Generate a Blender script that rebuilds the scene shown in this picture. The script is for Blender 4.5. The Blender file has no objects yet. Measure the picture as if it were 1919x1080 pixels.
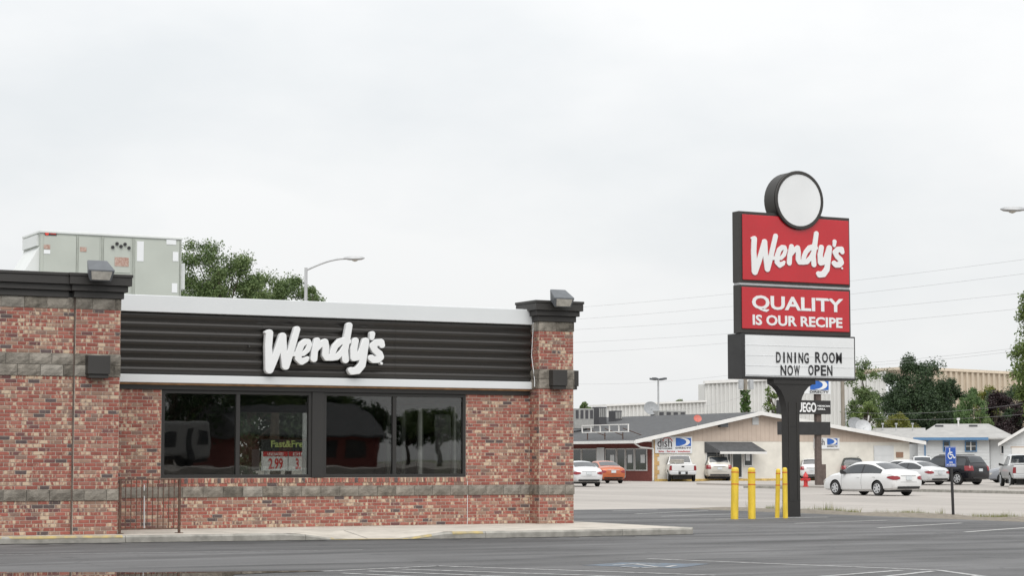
import bpy, bmesh, math, random
from mathutils import Vector, Matrix
random.seed(7)
R = math.radians
S = bpy.context.scene
COL = S.collection

# ------------------------------------------------------------------ camera, sky, sun, exposure
FPX, CX, CY, PIT, YAW, HC = 3900.0, 959.5, 540.0, R(4.72), R(27.8), 1.445
cam_d = bpy.data.cameras.new('camera')
cam_d.sensor_width = 36.0
cam_d.lens = FPX / 1919.0 * 36.0
cam_d.clip_start = 0.5
cam_d.clip_end = 3000
cam = bpy.data.objects.new('camera', cam_d)
cam.location = (0, 0, HC)
cam.rotation_euler = (math.pi / 2 + PIT, 0, -YAW)
COL.objects.link(cam)
S.camera = cam

SUN_EL, SUN_AZ = R(52), R(205)          # high, behind the camera and a little to its right (azimuth from +Y, clockwise)
W = bpy.data.worlds.new('World'); S.world = W; W.use_nodes = True
wn, wl = W.node_tree.nodes, W.node_tree.links
wn.clear()
w_out = wn.new('ShaderNodeOutputWorld'); w_bg = wn.new('ShaderNodeBackground')
sky = wn.new('ShaderNodeTexSky'); sky.sky_type = 'NISHITA'; sky.sun_disc = False
sky.sun_elevation = SUN_EL; sky.sun_rotation = SUN_AZ; sky.dust_density = 3.0
tc = wn.new('ShaderNodeTexCoord'); mp = wn.new('ShaderNodeMapping'); mp.inputs['Scale'].default_value = (1.5, 1.5, 3.4)
nz = wn.new('ShaderNodeTexNoise'); nz.inputs['Scale'].default_value = 2.1; nz.inputs['Detail'].default_value = 6; nz.inputs['Roughness'].default_value = .52
rp = wn.new('ShaderNodeValToRGB')
rp.color_ramp.elements[0].position = .36; rp.color_ramp.elements[0].color = (.77, .795, .81, 1)
rp.color_ramp.elements[1].position = .58; rp.color_ramp.elements[1].color = (.90, .905, .905, 1)
# overcast sky: a little brighter overhead than at the horizon, the same all the way round
sx = wn.new('ShaderNodeSeparateXYZ')
ma = wn.new('ShaderNodeMath'); ma.operation = 'MAXIMUM'; ma.inputs[1].default_value = 0
mb_ = wn.new('ShaderNodeMath'); mb_.operation = 'MULTIPLY_ADD'; mb_.inputs[1].default_value = .75; mb_.inputs[2].default_value = .98
vm = wn.new('ShaderNodeVectorMath'); vm.operation = 'SCALE'
sk = wn.new('ShaderNodeVectorMath'); sk.operation = 'SCALE'; sk.inputs['Scale'].default_value = .1
mx = wn.new('ShaderNodeMix'); mx.data_type = 'RGBA'; mx.inputs['Factor'].default_value = .93
wl.new(tc.outputs['Generated'], mp.inputs['Vector']); wl.new(mp.outputs['Vector'], nz.inputs['Vector'])
wl.new(nz.outputs['Fac'], rp.inputs['Fac'])
wl.new(tc.outputs['Generated'], sx.inputs[0]); wl.new(sx.outputs['Z'], ma.inputs[0]); wl.new(ma.outputs[0], mb_.inputs[0])
wl.new(rp.outputs['Color'], vm.inputs[0]); wl.new(mb_.outputs[0], vm.inputs['Scale'])
wl.new(sky.outputs['Color'], sk.inputs[0])
wl.new(sk.outputs['Vector'], mx.inputs['A']); wl.new(vm.outputs['Vector'], mx.inputs['B'])
wl.new(mx.outputs['Result'], w_bg.inputs['Color']); w_bg.inputs['Strength'].default_value = .65
wl.new(w_bg.outputs['Background'], w_out.inputs['Surface'])

sun_d = bpy.data.lights.new('sun', 'SUN'); sun_d.energy = 1.5; sun_d.angle = R(55); sun_d.color = (1, .97, .93)
sun = bpy.data.objects.new('sun', sun_d); COL.objects.link(sun)
sd = Vector((math.sin(SUN_AZ) * math.cos(SUN_EL), math.cos(SUN_AZ) * math.cos(SUN_EL), math.sin(SUN_EL)))
sun.rotation_euler = sd.to_track_quat('Z', 'Y').to_euler()
sun.location = (0, -20, 60)
S.view_settings.view_transform = 'Standard'; S.view_settings.look = 'None'
S.view_settings.exposure = 0.65; S.view_settings.gamma = 1.0; S.view_settings.use_curve_mapping = False
S.render.engine = 'CYCLES'

# ------------------------------------------------------------------ pixel -> ray helpers (photo is 1919 x 1080)
FW = Vector((math.sin(YAW), math.cos(YAW), 0)); RT = Vector((math.cos(YAW), -math.sin(YAW), 0)); UP = Vector((0, 0, 1))
CF = FW * math.cos(PIT) + UP * math.sin(PIT); CU = -FW * math.sin(PIT) + UP * math.cos(PIT)
CP = Vector((0, 0, HC))
def ray(x, y): return CF + RT * ((x - CX) / FPX) + CU * ((CY - y) / FPX)
def on_z(x, y, z=0.0): d = ray(x, y); return CP + d * ((z - HC) / d.z)
def on_y(x, y, v): d = ray(x, y); return CP + d * (v / d.y)
def at_d(x, y, dist): d = ray(x, y); return CP + d * (dist / d.dot(FW))

# ------------------------------------------------------------------ materials
MATS = {}
def mat(name, col, rough=.7, metal=0.0, var=.12, scale=6.0, bump=0.0, bscale=40.0, col2=None, spec=.5, coat=0.0, stretch=(1, 1, 1)):
    if name in MATS: return MATS[name]
    m = bpy.data.materials.new(name); m.use_nodes = True
    n, l = m.node_tree.nodes, m.node_tree.links
    b = n['Principled BSDF']
    b.inputs['Roughness'].default_value = rough; b.inputs['Metallic'].default_value = metal
    b.inputs['Specular IOR Level'].default_value = spec
    b.inputs['Coat Weight'].default_value = coat; b.inputs['Coat Roughness'].default_value = .05
    g = n.new('ShaderNodeNewGeometry'); mp = n.new('ShaderNodeMapping'); mp.inputs['Scale'].default_value = stretch
    l.new(g.outputs['Position'], mp.inputs['Vector'])
    t = n.new('ShaderNodeTexNoise'); t.inputs['Scale'].default_value = scale; t.inputs['Detail'].default_value = 5
    l.new(mp.outputs['Vector'], t.inputs['Vector'])
    r = n.new('ShaderNodeValToRGB')
    r.color_ramp.elements[0].position = .3; r.color_ramp.elements[1].position = .7
    c2 = col2 or tuple(min(1, c * (1 + var)) for c in col)
    c1 = col if col2 else tuple(c * (1 - var) for c in col)
    r.color_ramp.elements[0].color = (*c1, 1); r.color_ramp.elements[1].color = (*c2, 1)
    l.new(t.outputs['Fac'], r.inputs['Fac']); l.new(r.outputs['Color'], b.inputs['Base Color'])
    if bump:
        t2 = n.new('ShaderNodeTexNoise'); t2.inputs['Scale'].default_value = bscale; t2.inputs['Detail'].default_value = 4
        l.new(mp.outputs['Vector'], t2.inputs['Vector'])
        bp = n.new('ShaderNodeBump'); bp.inputs['Strength'].default_value = bump; bp.inputs['Distance'].default_value = .02
        l.new(t2.outputs['Fac'], bp.inputs['Height']); l.new(bp.outputs['Normal'], b.inputs['Normal'])
    MATS[name] = m
    return m

def brick_mat():
    m = bpy.data.materials.new('brick'); m.use_nodes = True
    n, l = m.node_tree.nodes, m.node_tree.links; b = n['Principled BSDF']; b.inputs['Roughness'].default_value = .85
    a = n.new('ShaderNodeAttribute'); a.attribute_name = 'tint'
    g = n.new('ShaderNodeNewGeometry'); t = n.new('ShaderNodeTexNoise'); t.noise_dimensions = '4D'; t.inputs['Scale'].default_value = 17; t.inputs['Detail'].default_value = 2
    mpb = n.new('ShaderNodeMapping'); mpb.inputs['Scale'].default_value = (1, 1, .28); l.new(g.outputs['Position'], mpb.inputs['Vector']); l.new(mpb.outputs['Vector'], t.inputs['Vector'])
    sep = n.new('ShaderNodeSeparateColor'); l.new(a.outputs['Color'], sep.inputs['Color'])
    wv = n.new('ShaderNodeMath'); wv.operation = 'MULTIPLY'; wv.inputs[1].default_value = 4000; l.new(sep.outputs[0], wv.inputs[0]); l.new(wv.outputs[0], t.inputs['W'])
    # cream flashing: the tint's alpha says how much of the brick is flashed
    s = n.new('ShaderNodeMath'); s.operation = 'ADD'
    l.new(t.outputs['Fac'], s.inputs[0]); l.new(a.outputs['Alpha'], s.inputs[1])
    r = n.new('ShaderNodeValToRGB'); r.color_ramp.elements[0].position = .62; r.color_ramp.elements[1].position = .75
    r.color_ramp.elements[0].color = (0, 0, 0, 1); r.color_ramp.elements[1].color = (1, 1, 1, 1)
    l.new(s.outputs[0], r.inputs['Fac'])
    t2 = n.new('ShaderNodeTexNoise'); t2.inputs['Scale'].default_value = 14; t2.inputs['Detail'].default_value = 4
    l.new(g.outputs['Position'], t2.inputs['Vector'])
    hs = n.new('ShaderNodeHueSaturation'); l.new(a.outputs['Color'], hs.inputs['Color'])
    mr = n.new('ShaderNodeMapRange'); mr.inputs['To Min'].default_value = .7; mr.inputs['To Max'].default_value = 1.3
    l.new(t2.outputs['Fac'], mr.inputs['Value']); l.new(mr.outputs['Result'], hs.inputs['Value'])
    mx = n.new('ShaderNodeMix'); mx.data_type = 'RGBA'; mx.inputs['B'].default_value = (.50, .385, .275, 1)
    l.new(r.outputs['Color'], mx.inputs['Factor']); l.new(hs.outputs['Color'], mx.inputs['A'])
    l.new(mx.outputs['Result'], b.inputs['Base Color'])
    bp = n.new('ShaderNodeBump'); bp.inputs['Strength'].default_value = .4; bp.inputs['Distance'].default_value = .004
    l.new(t.outputs['Fac'], bp.inputs['Height']); l.new(bp.outputs['Normal'], b.inputs['Normal'])
    return m

def glass_mat(name, tint, ior=1.5):
    m = bpy.data.materials.new(name); m.use_nodes = True
    n, l = m.node_tree.nodes, m.node_tree.links; n.clear()
    o = n.new('ShaderNodeOutputMaterial'); f = n.new('ShaderNodeFresnel'); f.inputs['IOR'].default_value = ior
    tr = n.new('ShaderNodeBsdfTransparent'); tr.inputs['Color'].default_value = (*tint, 1)
    gl = n.new('ShaderNodeBsdfGlossy'); gl.inputs['Roughness'].default_value = .012
    nt = n.new('ShaderNodeTexNoise'); nt.inputs['Scale'].default_value = .7
    g = n.new('ShaderNodeNewGeometry'); l.new(g.outputs['Position'], nt.inputs['Vector'])
    bp = n.new('ShaderNodeBump'); bp.inputs['Strength'].default_value = .05; bp.inputs['Distance'].default_value = .05
    l.new(nt.outputs['Fac'], bp.inputs['Height']); l.new(bp.outputs['Normal'], gl.inputs['Normal'])
    mx = n.new('ShaderNodeMixShader'); l.new(f.outputs['Fac'], mx.inputs['Fac'])
    l.new(tr.outputs[0], mx.inputs[1]); l.new(gl.outputs[0], mx.inputs[2]); l.new(mx.outputs[0], o.inputs['Surface'])
    return m

def leaf_mat(name, c1, c2):
    m = bpy.data.materials.new(name); m.use_nodes = True
    n, l = m.node_tree.nodes, m.node_tree.links; b = n['Principled BSDF']; b.inputs['Roughness'].default_value = .55
    g = n.new('ShaderNodeNewGeometry'); r = n.new('ShaderNodeValToRGB')
    t = n.new('ShaderNodeTexNoise'); t.inputs['Scale'].default_value = .8
    l.new(g.outputs['Position'], t.inputs['Vector'])
    mt = n.new('ShaderNodeMath'); mt.operation = 'ADD'; l.new(g.outputs['Random Per Island'], mt.inputs[0]); l.new(t.outputs['Fac'], mt.inputs[1])
    md = n.new('ShaderNodeMath'); md.operation = 'MULTIPLY'; md.inputs[1].default_value = .5; l.new(mt.outputs[0], md.inputs[0])
    r.color_ramp.elements[0].color = (*c1, 1); r.color_ramp.elements[1].color = (*c2, 1)
    r.color_ramp.elements[0].position = .2; r.color_ramp.elements[1].position = .8
    l.new(md.outputs[0], r.inputs['Fac']); l.new(r.outputs['Color'], b.inputs['Base Color'])
    tl = n.new('ShaderNodeBsdfTranslucent'); l.new(r.outputs['Color'], tl.inputs['Color'])     # light passes through thin leaves
    ms = n.new('ShaderNodeMixShader'); ms.inputs['Fac'].default_value = .35
    l.new(b.outputs[0], ms.inputs[1]); l.new(tl.outputs[0], ms.inputs[2]); l.new(ms.outputs[0], n['Material Output'].inputs['Surface'])
    return m

M_BRICK = brick_mat()
def asphalt_mat():
    m = mat('asphalt', (.082, .082, .083), .78, var=.2, scale=.35, bump=.5, bscale=160)
    n, l = m.node_tree.nodes, m.node_tree.links; b = n['Principled BSDF']
    src = b.inputs['Base Color'].links[0].from_socket
    g = n.new('ShaderNodeNewGeometry')
    # worn, dusty wheel tracks and fine aggregate
    t = n.new('ShaderNodeTexNoise'); t.inputs['Scale'].default_value = 60; t.inputs['Detail'].default_value = 3
    mp2 = n.new('ShaderNodeMapping'); mp2.inputs['Scale'].default_value = (.16, .9, 1); mp2.inputs['Rotation'].default_value = (0, 0, R(-12))
    t3 = n.new('ShaderNodeTexNoise'); t3.inputs['Scale'].default_value = 1.1; t3.inputs['Detail'].default_value = 6; t3.inputs['Distortion'].default_value = .6
    l.new(g.outputs['Position'], t.inputs['Vector']); l.new(g.outputs['Position'], mp2.inputs['Vector']); l.new(mp2.outputs['Vector'], t3.inputs['Vector'])
    mr = n.new('ShaderNodeMapRange'); mr.inputs['From Min'].default_value = .3; mr.inputs['From Max'].default_value = .7
    mr.inputs['To Min'].default_value = .62; mr.inputs['To Max'].default_value = 1.7
    l.new(t3.outputs['Fac'], mr.inputs['Value'])
    mr2 = n.new('ShaderNodeMapRange'); mr2.inputs['To Min'].default_value = .6; mr2.inputs['To Max'].default_value = 1.4
    l.new(t.outputs['Fac'], mr2.inputs['Value'])
    mm = n.new('ShaderNodeMath'); mm.operation = 'MULTIPLY'; l.new(mr.outputs[0], mm.inputs[0]); l.new(mr2.outputs[0], mm.inputs[1])
    vs = n.new('ShaderNodeVectorMath'); vs.operation = 'SCALE'; l.new(src, vs.inputs[0]); l.new(mm.outputs[0], vs.inputs['Scale'])
    # hairline cracks and dark drips
    vo = n.new('ShaderNodeTexVoronoi'); vo.feature = 'DISTANCE_TO_EDGE'; vo.inputs['Scale'].default_value = .22
    nd = n.new('ShaderNodeTexNoise'); nd.inputs['Scale'].default_value = 1.4; nd.inputs['Detail'].default_value = 6
    l.new(g.outputs['Position'], nd.inputs['Vector'])
    av = n.new('ShaderNodeVectorMath'); av.operation = 'ADD'; l.new(g.outputs['Position'], av.inputs[0]); l.new(nd.outputs['Color'], av.inputs[1]); l.new(av.outputs['Vector'], vo.inputs['Vector'])
    cr = n.new('ShaderNodeMapRange'); cr.inputs['From Min'].default_value = .0; cr.inputs['From Max'].default_value = .004; cr.inputs['To Min'].default_value = .55; cr.inputs['To Max'].default_value = 1.0
    l.new(vo.outputs['Distance'], cr.inputs['Value'])
    st = n.new('ShaderNodeTexNoise'); st.inputs['Scale'].default_value = .9; st.inputs['Detail'].default_value = 2; l.new(g.outputs['Position'], st.inputs['Vector'])
    sr = n.new('ShaderNodeMapRange'); sr.inputs['From Min'].default_value = .68; sr.inputs['From Max'].default_value = .74; sr.inputs['To Min'].default_value = 1.0; sr.inputs['To Max'].default_value = .62
    l.new(st.outputs['Fac'], sr.inputs['Value'])
    m3 = n.new('ShaderNodeMath'); m3.operation = 'MULTIPLY'; l.new(cr.outputs[0], m3.inputs[0]); l.new(sr.outputs[0], m3.inputs[1])
    v2 = n.new('ShaderNodeVectorMath'); v2.operation = 'SCALE'; l.new(vs.outputs['Vector'], v2.inputs[0]); l.new(m3.outputs[0], v2.inputs['Scale'])
    l.new(v2.outputs['Vector'], b.inputs['Base Color'])
    return m
M_ASPH = asphalt_mat()
M_CONC = mat('street_concrete', (.33, .305, .28), .85, var=.13, scale=.25, bump=.2, bscale=30, stretch=(1, .25, 1))
M_WALK = mat('sidewalk_concrete', (.46, .425, .375), .85, var=.18, scale=2.2, bump=.2, bscale=60)
M_KERB = mat('kerb_concrete', (.27, .26, .235), .9, var=.28, scale=5, bump=.4, bscale=50)
M_PAINT = mat('white_road_paint', (.38, .38, .37), .75, scale=16, bump=.1, col2=(.66, .66, .64))
M_PAINTW = mat('worn_road_paint', (.20, .20, .20), .8, scale=11, bump=.1, col2=(.52, .52, .515))
M_YLINE = mat('worn_yellow_paint', (.26, .235, .18), .85, scale=9, col2=(.44, .34, .13))
M_BPAINT = mat('worn_blue_paint', (.085, .09, .10), .8, scale=5, col2=(.12, .165, .215))
M_DIRT = mat('verge_gravel', (.20, .175, .14), .95, var=.35, scale=7, bump=.8, bscale=60)
M_GROUND = mat('far_ground', (.16, .18, .09), .95, var=.3, scale=.2)
M_MORTAR = mat('mortar', (.48, .425, .365), .95, var=.12, scale=20, bump=.3, bscale=120)
M_STONE = mat('split_face_block', (.125, .112, .094), .92, scale=6, bump=.7, bscale=45, col2=(.27, .245, .21))
M_STONE2 = mat('split_face_block_pale', (.255, .236, .206), .92, var=.22, scale=7, bump=.6, bscale=45)
M_STONE3 = mat('split_face_block_dark', (.075, .067, .055), .92, scale=9, bump=.7, bscale=45, col2=(.20, .18, .15))
for _m in (M_STONE, M_STONE2, M_STONE3):
    n, l = _m.node_tree.nodes, _m.node_tree.links; b = n['Principled BSDF']; src = b.inputs['Base Color'].links[0].from_socket
    oi = n.new('ShaderNodeObjectInfo'); mr = n.new('ShaderNodeMapRange'); mr.inputs['To Min'].default_value = .86; mr.inputs['To Max'].default_value = 1.18
    l.new(oi.outputs['Random'], mr.inputs['Value']); vs = n.new('ShaderNodeVectorMath'); vs.operation = 'SCALE'
    l.new(src, vs.inputs[0]); l.new(mr.outputs[0], vs.inputs['Scale']); l.new(vs.outputs['Vector'], b.inputs['Base Color'])
M_BRONZE = mat('dark_bronze_metal', (.031, .029, .027), .55, metal=.0, var=.1, scale=2, spec=.5)
M_FRAME = mat('near_black_bronze', (.019, .018, .017), .5, var=.12, scale=2)
M_CORR = mat('dark_corrugated_metal', (.046, .043, .040), .27, metal=.35, var=.12, scale=1.5, spec=.6, stretch=(.15, 1, 1))
M_WHITE = mat('white_coated_metal', (.60, .62, .63), .35, var=.02, scale=1)
M_LETTER = mat('white_acrylic', (.70, .71, .715), .4, var=.02, scale=2)
M_BLACK = mat('black_metal', (.022, .022, .023), .5, var=.2, scale=3)
M_WOOD = mat('raw_wood', (.42, .24, .12), .8, var=.3, scale=5)
M_RUST = mat('rusty_iron', (.09, .05, .035), .8, var=.4, scale=25, bump=.3)
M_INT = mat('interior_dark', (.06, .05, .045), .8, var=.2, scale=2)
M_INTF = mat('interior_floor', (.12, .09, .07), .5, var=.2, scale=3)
M_ROOF = mat('flat_roof_membrane', (.35, .35, .35), .9)
M_GLASS = glass_mat('window_glass', (.64, .65, .63), 1.85)
M_GLASS2 = glass_mat('clear_window_glass', (.84, .85, .84))
M_FARGLASS = mat('dark_glass', (.03, .035, .04), .06, var=.3, scale=.8, spec=.7)
M_HVAC = mat('grey_green_sheet_metal', (.40, .425, .385), .5, var=.06, scale=1.2)
M_HVAC2 = mat('pale_sheet_metal', (.60, .62, .61), .45, var=.05, scale=1.2)
M_GREYM = mat('grey_painted_metal', (.10, .108, .118), .5, var=.1, scale=8)
M_LENS = mat('lamp_lens', (.42, .40, .36), .25, var=.2, scale=12)
M_RED = mat('red_acrylic', (.44, .010, .018), .25, var=.06, scale=1.2, coat=.4)
M_PANEL = mat('white_sign_panel', (.67, .685, .695), .35, var=.04, scale=1)
M_YELLOW = mat('yellow_plastic', (.70, .50, .045), .55, var=.14, scale=9, stretch=(1, 1, .35), bump=.15, bscale=20)
M_REDSTR = mat('red_reflective', (.55, .06, .02), .5)
M_BLUE = mat('blue_sign', (.015, .075, .36), .45, var=.05)
M_CREAM = mat('cream_block', (.65, .625, .565), .85, var=.08, scale=1.5, bump=.2, bscale=20)
M_TAN = mat('tan_siding', (.49, .405, .34), .85, var=.05, scale=1.5)
M_SHINGLE = mat('dark_shingle', (.075, .077, .08), .9, var=.18, scale=2.5, bump=.4, bscale=30)
M_SHINGLE2 = mat('grey_shingle', (.33, .325, .315), .9, var=.1, scale=1.2, bump=.4, bscale=30)
M_TRIM = mat('white_trim', (.66, .655, .64), .6, var=.05, scale=2)
M_REDBR = mat('dark_red_brick', (.19, .055, .045), .85, var=.2, scale=9)
M_QUOIN = mat('ochre_quoin', (.55, .36, .16), .85, var=.1)
M_SIDING = mat('white_siding', (.54, .555, .56), .7, var=.04, scale=2)
M_BLUETR = mat('blue_trim', (.085, .19, .34), .6, var=.08)
M_WH1 = mat('white_steel_siding', (.56, .56, .545), .6, var=.06, scale=.3)
M_WH2 = mat('beige_steel_siding', (.47, .40, .315), .6, var=.06, scale=.3)
M_POLE = mat('weathered_wood_pole', (.26, .23, .19), .9, var=.2, scale=3, stretch=(6, 6, .5))
M_GALV = mat('galvanised_steel', (.42, .43, .44), .5, metal=.2, var=.1, scale=4)
M_WIRE = mat('cable', (.30, .30, .31), .7)
M_BARK = mat('bark', (.075, .06, .045), .95, var=.3, scale=6, bump=.5, bscale=12)
M_TYRE = mat('tyre_rubber', (.018, .018, .018), .85)
M_RIM = mat('alloy', (.48, .49, .50), .3, metal=.0, var=.05)
M_TAIL = mat('tail_lamp', (.22, .010, .016), .2, var=.2, scale=20, coat=.6)
M_PLATE = mat('number_plate', (.55, .58, .60), .5, var=.15, scale=30)
M_TRIMK = mat('black_plastic', (.02, .02, .021), .6, var=.1)
M_HYD = mat('red_paint', (.45, .03, .03), .5, var=.1)

# ------------------------------------------------------------------ mesh building
class MB:
    def __init__(s): s.v = []; s.f = []
    def add(s, vs, fs):
        k = len(s.v); s.v += [tuple(p) for p in vs]; s.f += [tuple(i + k for i in f) for f in fs]; return s
    def box(s, x0, x1, y0, y1, z0, z1):
        return s.add([(x0, y0, z0), (x1, y0, z0), (x1, y1, z0), (x0, y1, z0), (x0, y0, z1), (x1, y0, z1), (x1, y1, z1), (x0, y1, z1)],
                     [(0, 3, 2, 1), (4, 5, 6, 7), (0, 1, 5, 4), (1, 2, 6, 5), (2, 3, 7, 6), (3, 0, 4, 7)])
    def hexa(s, lo, hi):      # two quads, bottom and top
        return s.add(list(lo) + list(hi), [(0, 3, 2, 1), (4, 5, 6, 7), (0, 1, 5, 4), (1, 2, 6, 5), (2, 3, 7, 6), (3, 0, 4, 7)])
    def prism(s, poly, ax, a, b):    # poly in the two other axes, extruded along ax from a to b
        n = len(poly)
        def P(p, t): return {0: (t, p[0], p[1]), 1: (p[0], t, p[1]), 2: (p[0], p[1], t)}[ax]
        return s.add([P(p, a) for p in poly] + [P(p, b) for p in poly],
                     [tuple(range(n))[::-1], tuple(range(n, 2 * n))] + [(i, (i + 1) % n, n + (i + 1) % n, n + i) for i in range(n)])
    def cyl(s, p0, p1, r0, r1=None, n=10):
        r1 = r0 if r1 is None else r1
        p0, p1 = Vector(p0), Vector(p1); d = (p1 - p0).normalized()
        a = d.orthogonal().normalized(); b = d.cross(a)
        vs = [p0 + (a * math.cos(2 * math.pi * i / n) + b * math.sin(2 * math.pi * i / n)) * r0 for i in range(n)]
        vs += [p1 + (a * math.cos(2 * math.pi * i / n) + b * math.sin(2 * math.pi * i / n)) * r1 for i in range(n)]
        return s.add(vs, [tuple(range(n))[::-1], tuple(range(n, 2 * n))] + [(i, (i + 1) % n, n + (i + 1) % n, n + i) for i in range(n)])
    def tube(s, pts, r, n=6):
        for a, b in zip(pts[:-1], pts[1:]): s.cyl(a, b, r, r, n)
        return s
    def lathe(s, prof, c=(0, 0, 0), ax='z', n=20, caps=True):     # prof: (radius, height)
        vs, fs = [], []
        for (r, h) in prof:
            for i in range(n):
                t = 2 * math.pi * i / n; x, y = r * math.cos(t), r * math.sin(t)
                p = (x, y, h) if ax == 'z' else (x, h, y)
                vs.append((c[0] + p[0], c[1] + p[1], c[2] + p[2]))
        for k in range(len(prof) - 1):
            for i in range(n): fs.append((k * n + i, k * n + (i + 1) % n, (k + 1) * n + (i + 1) % n, (k + 1) * n + i))
        if caps: fs.append(tuple(range(n))[::-1]); fs.append(tuple(range((len(prof) - 1) * n, len(prof) * n)))
        return s.add(vs, fs)
    def mesh(s, name, m, smooth=None):
        me = bpy.data.meshes.new(name); me.from_pydata(s.v, [], s.f); me.validate()
        bm = bmesh.new(); bm.from_mesh(me); bmesh.ops.recalc_face_normals(bm, faces=bm.faces); bm.to_mesh(me); bm.free()
        me.materials.append(m)
        if smooth:
            me.polygons.foreach_set('use_smooth', [True] * len(me.polygons)); me.set_sharp_from_angle(angle=R(smooth))
        return me
    def build(s, name, m, parent=None, smooth=None, bevel=0):
        return link(name, s.mesh(name, m, smooth), parent, bevel)

def link(name, me, parent=None, bevel=0):
    o = bpy.data.objects.new(name, me); COL.objects.link(o)
    if parent is not None:
        o.parent = parent; o.matrix_parent_inverse = BASE.get(parent.name, Matrix.Identity(4)).inverted()
    if bevel:
        b = o.modifiers.new('bevel', 'BEVEL'); b.width = bevel; b.segments = 2; b.limit_method = 'ANGLE'
    return o
BASE = {}
def thing(name, label, cat, loc=(0, 0, 0), rz=0.0, group=None, local=False):
    """an Empty at the thing's base; with local=False its parts are given in world coordinates"""
    o = bpy.data.objects.new(name, None); COL.objects.link(o); o.empty_display_size = .3
    o.location = loc; o.rotation_euler = (0, 0, rz)
    if not local: BASE[o.name] = Matrix.Translation(Vector(loc)) @ Matrix.Rotation(rz, 4, 'Z')
    return tag(o, label, cat, group)
def tag(o, label, cat, group=None):
    o['label'] = label; o['category'] = cat
    if group: o['group'] = group
    return o
def struct(o): o['kind'] = 'structure'; return o
def stuff(o): o['kind'] = 'stuff'; return o

def text_mesh(name, txt, m, x0, x1, z0, z1, y, depth=.006, bold=0.0, parent=None, face=-1):
    """lettering standing in the plane y, fitted to x0..x1, z0..z1 and facing -Y"""
    cu = bpy.data.curves.new(name, 'FONT'); cu.body = txt; cu.size = 1; cu.offset = bold; cu.extrude = .5; cu.resolution_u = 3
    o = bpy.data.objects.new(name, cu); COL.objects.link(o)
    dg = bpy.context.evaluated_depsgraph_get(); me = bpy.data.meshes.new_from_object(o.evaluated_get(dg)); me.name = name
    bpy.data.objects.remove(o); 
    xs = [v.co.x for v in me.vertices]; ys = [v.co.y for v in me.vertices]
    a, b, c, d = min(xs), max(xs), min(ys), max(ys)
    for v in me.vertices:
        v.co = ((v.co.x - a) / (b - a) * (x1 - x0) + x0, y - (v.co.z + .5) * depth, (v.co.y - c) / (d - c) * (z1 - z0) + z0)
    me.materials.clear(); me.materials.append(m)
    return link(name, me, parent)

def outline(strokes, res=2.0):
    """union of tapered round strokes [(x, y, r), ...] -> closed contours by marching squares"""
    caps = [(a, b) for s in strokes for a, b in zip(s[:-1], s[1:])]
    pts = [p for s in strokes for p in s]
    x0 = min(p[0] - p[2] for p in pts) - 3 * res; x1 = max(p[0] + p[2] for p in pts) + 3 * res
    y0 = min(p[1] - p[2] for p in pts) - 3 * res; y1 = max(p[1] + p[2] for p in pts) + 3 * res
    nx, ny = int((x1 - x0) / res) + 1, int((y1 - y0) / res) + 1
    D = [[1e9] * nx for _ in range(ny)]
    for (ax, ay, ar), (bx, by, br) in caps:
        r = max(ar, br) + 3 * res
        i0 = max(0, int((min(ax, bx) - r - x0) / res)); i1 = min(nx - 1, int((max(ax, bx) + r - x0) / res) + 1)
        j0 = max(0, int((min(ay, by) - r - y0) / res)); j1 = min(ny - 1, int((max(ay, by) + r - y0) / res) + 1)
        dx, dy = bx - ax, by - ay; L = dx * dx + dy * dy or 1e-9
        for j in range(j0, j1 + 1):
            py = y0 + j * res; row = D[j]
            for i in range(i0, i1 + 1):
                px = x0 + i * res
                t = max(0, min(1, ((px - ax) * dx + (py - ay) * dy) / L))
                d = math.hypot(px - ax - dx * t, py - ay - dy * t) - (ar + (br - ar) * t)
                if d < row[i]: row[i] = d
    D = [[min(v, 50) for v in row] for row in D]
    nxt = {}; co = {}
    def pt(i, j, e):
        key = (i, j, e)
        if key not in co:
            if e == 0: a, b = D[j][i], D[j][i + 1]; co[key] = (x0 + (i + a / (a - b)) * res, y0 + j * res)
            else: a, b = D[j][i], D[j + 1][i]; co[key] = (x0 + i * res, y0 + (j + a / (a - b)) * res)
        return key
    for j in range(ny - 1):
        for i in range(nx - 1):
            k = (D[j][i] < 0) | (D[j][i + 1] < 0) << 1 | (D[j + 1][i + 1] < 0) << 2 | (D[j + 1][i] < 0) << 3
            if k in (0, 15): continue
            B, Rr, T, Lf = (i, j, 0), (i + 1, j, 1), (i, j + 1, 0), (i, j, 1)
            segs = {1: [(Lf, B)], 2: [(B, Rr)], 3: [(Lf, Rr)], 4: [(Rr, T)], 5: [(Lf, T), (Rr, B)], 6: [(B, T)], 7: [(Lf, T)], 8: [(T, Lf)],
                    9: [(T, B)], 10: [(B, Lf), (T, Rr)], 11: [(T, Rr)], 12: [(Rr, Lf)], 13: [(Rr, B)], 14: [(B, Lf)]}[k]
            for a, b in segs: nxt[pt(*a)] = pt(*b)
    loops = []
    while nxt:
        a, b = nxt.popitem(); lp = [co[a]]
        while b in nxt: lp.append(co[b]); b = nxt.pop(b)
        if len(lp) > 6: loops.append(lp)
    return loops

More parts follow.
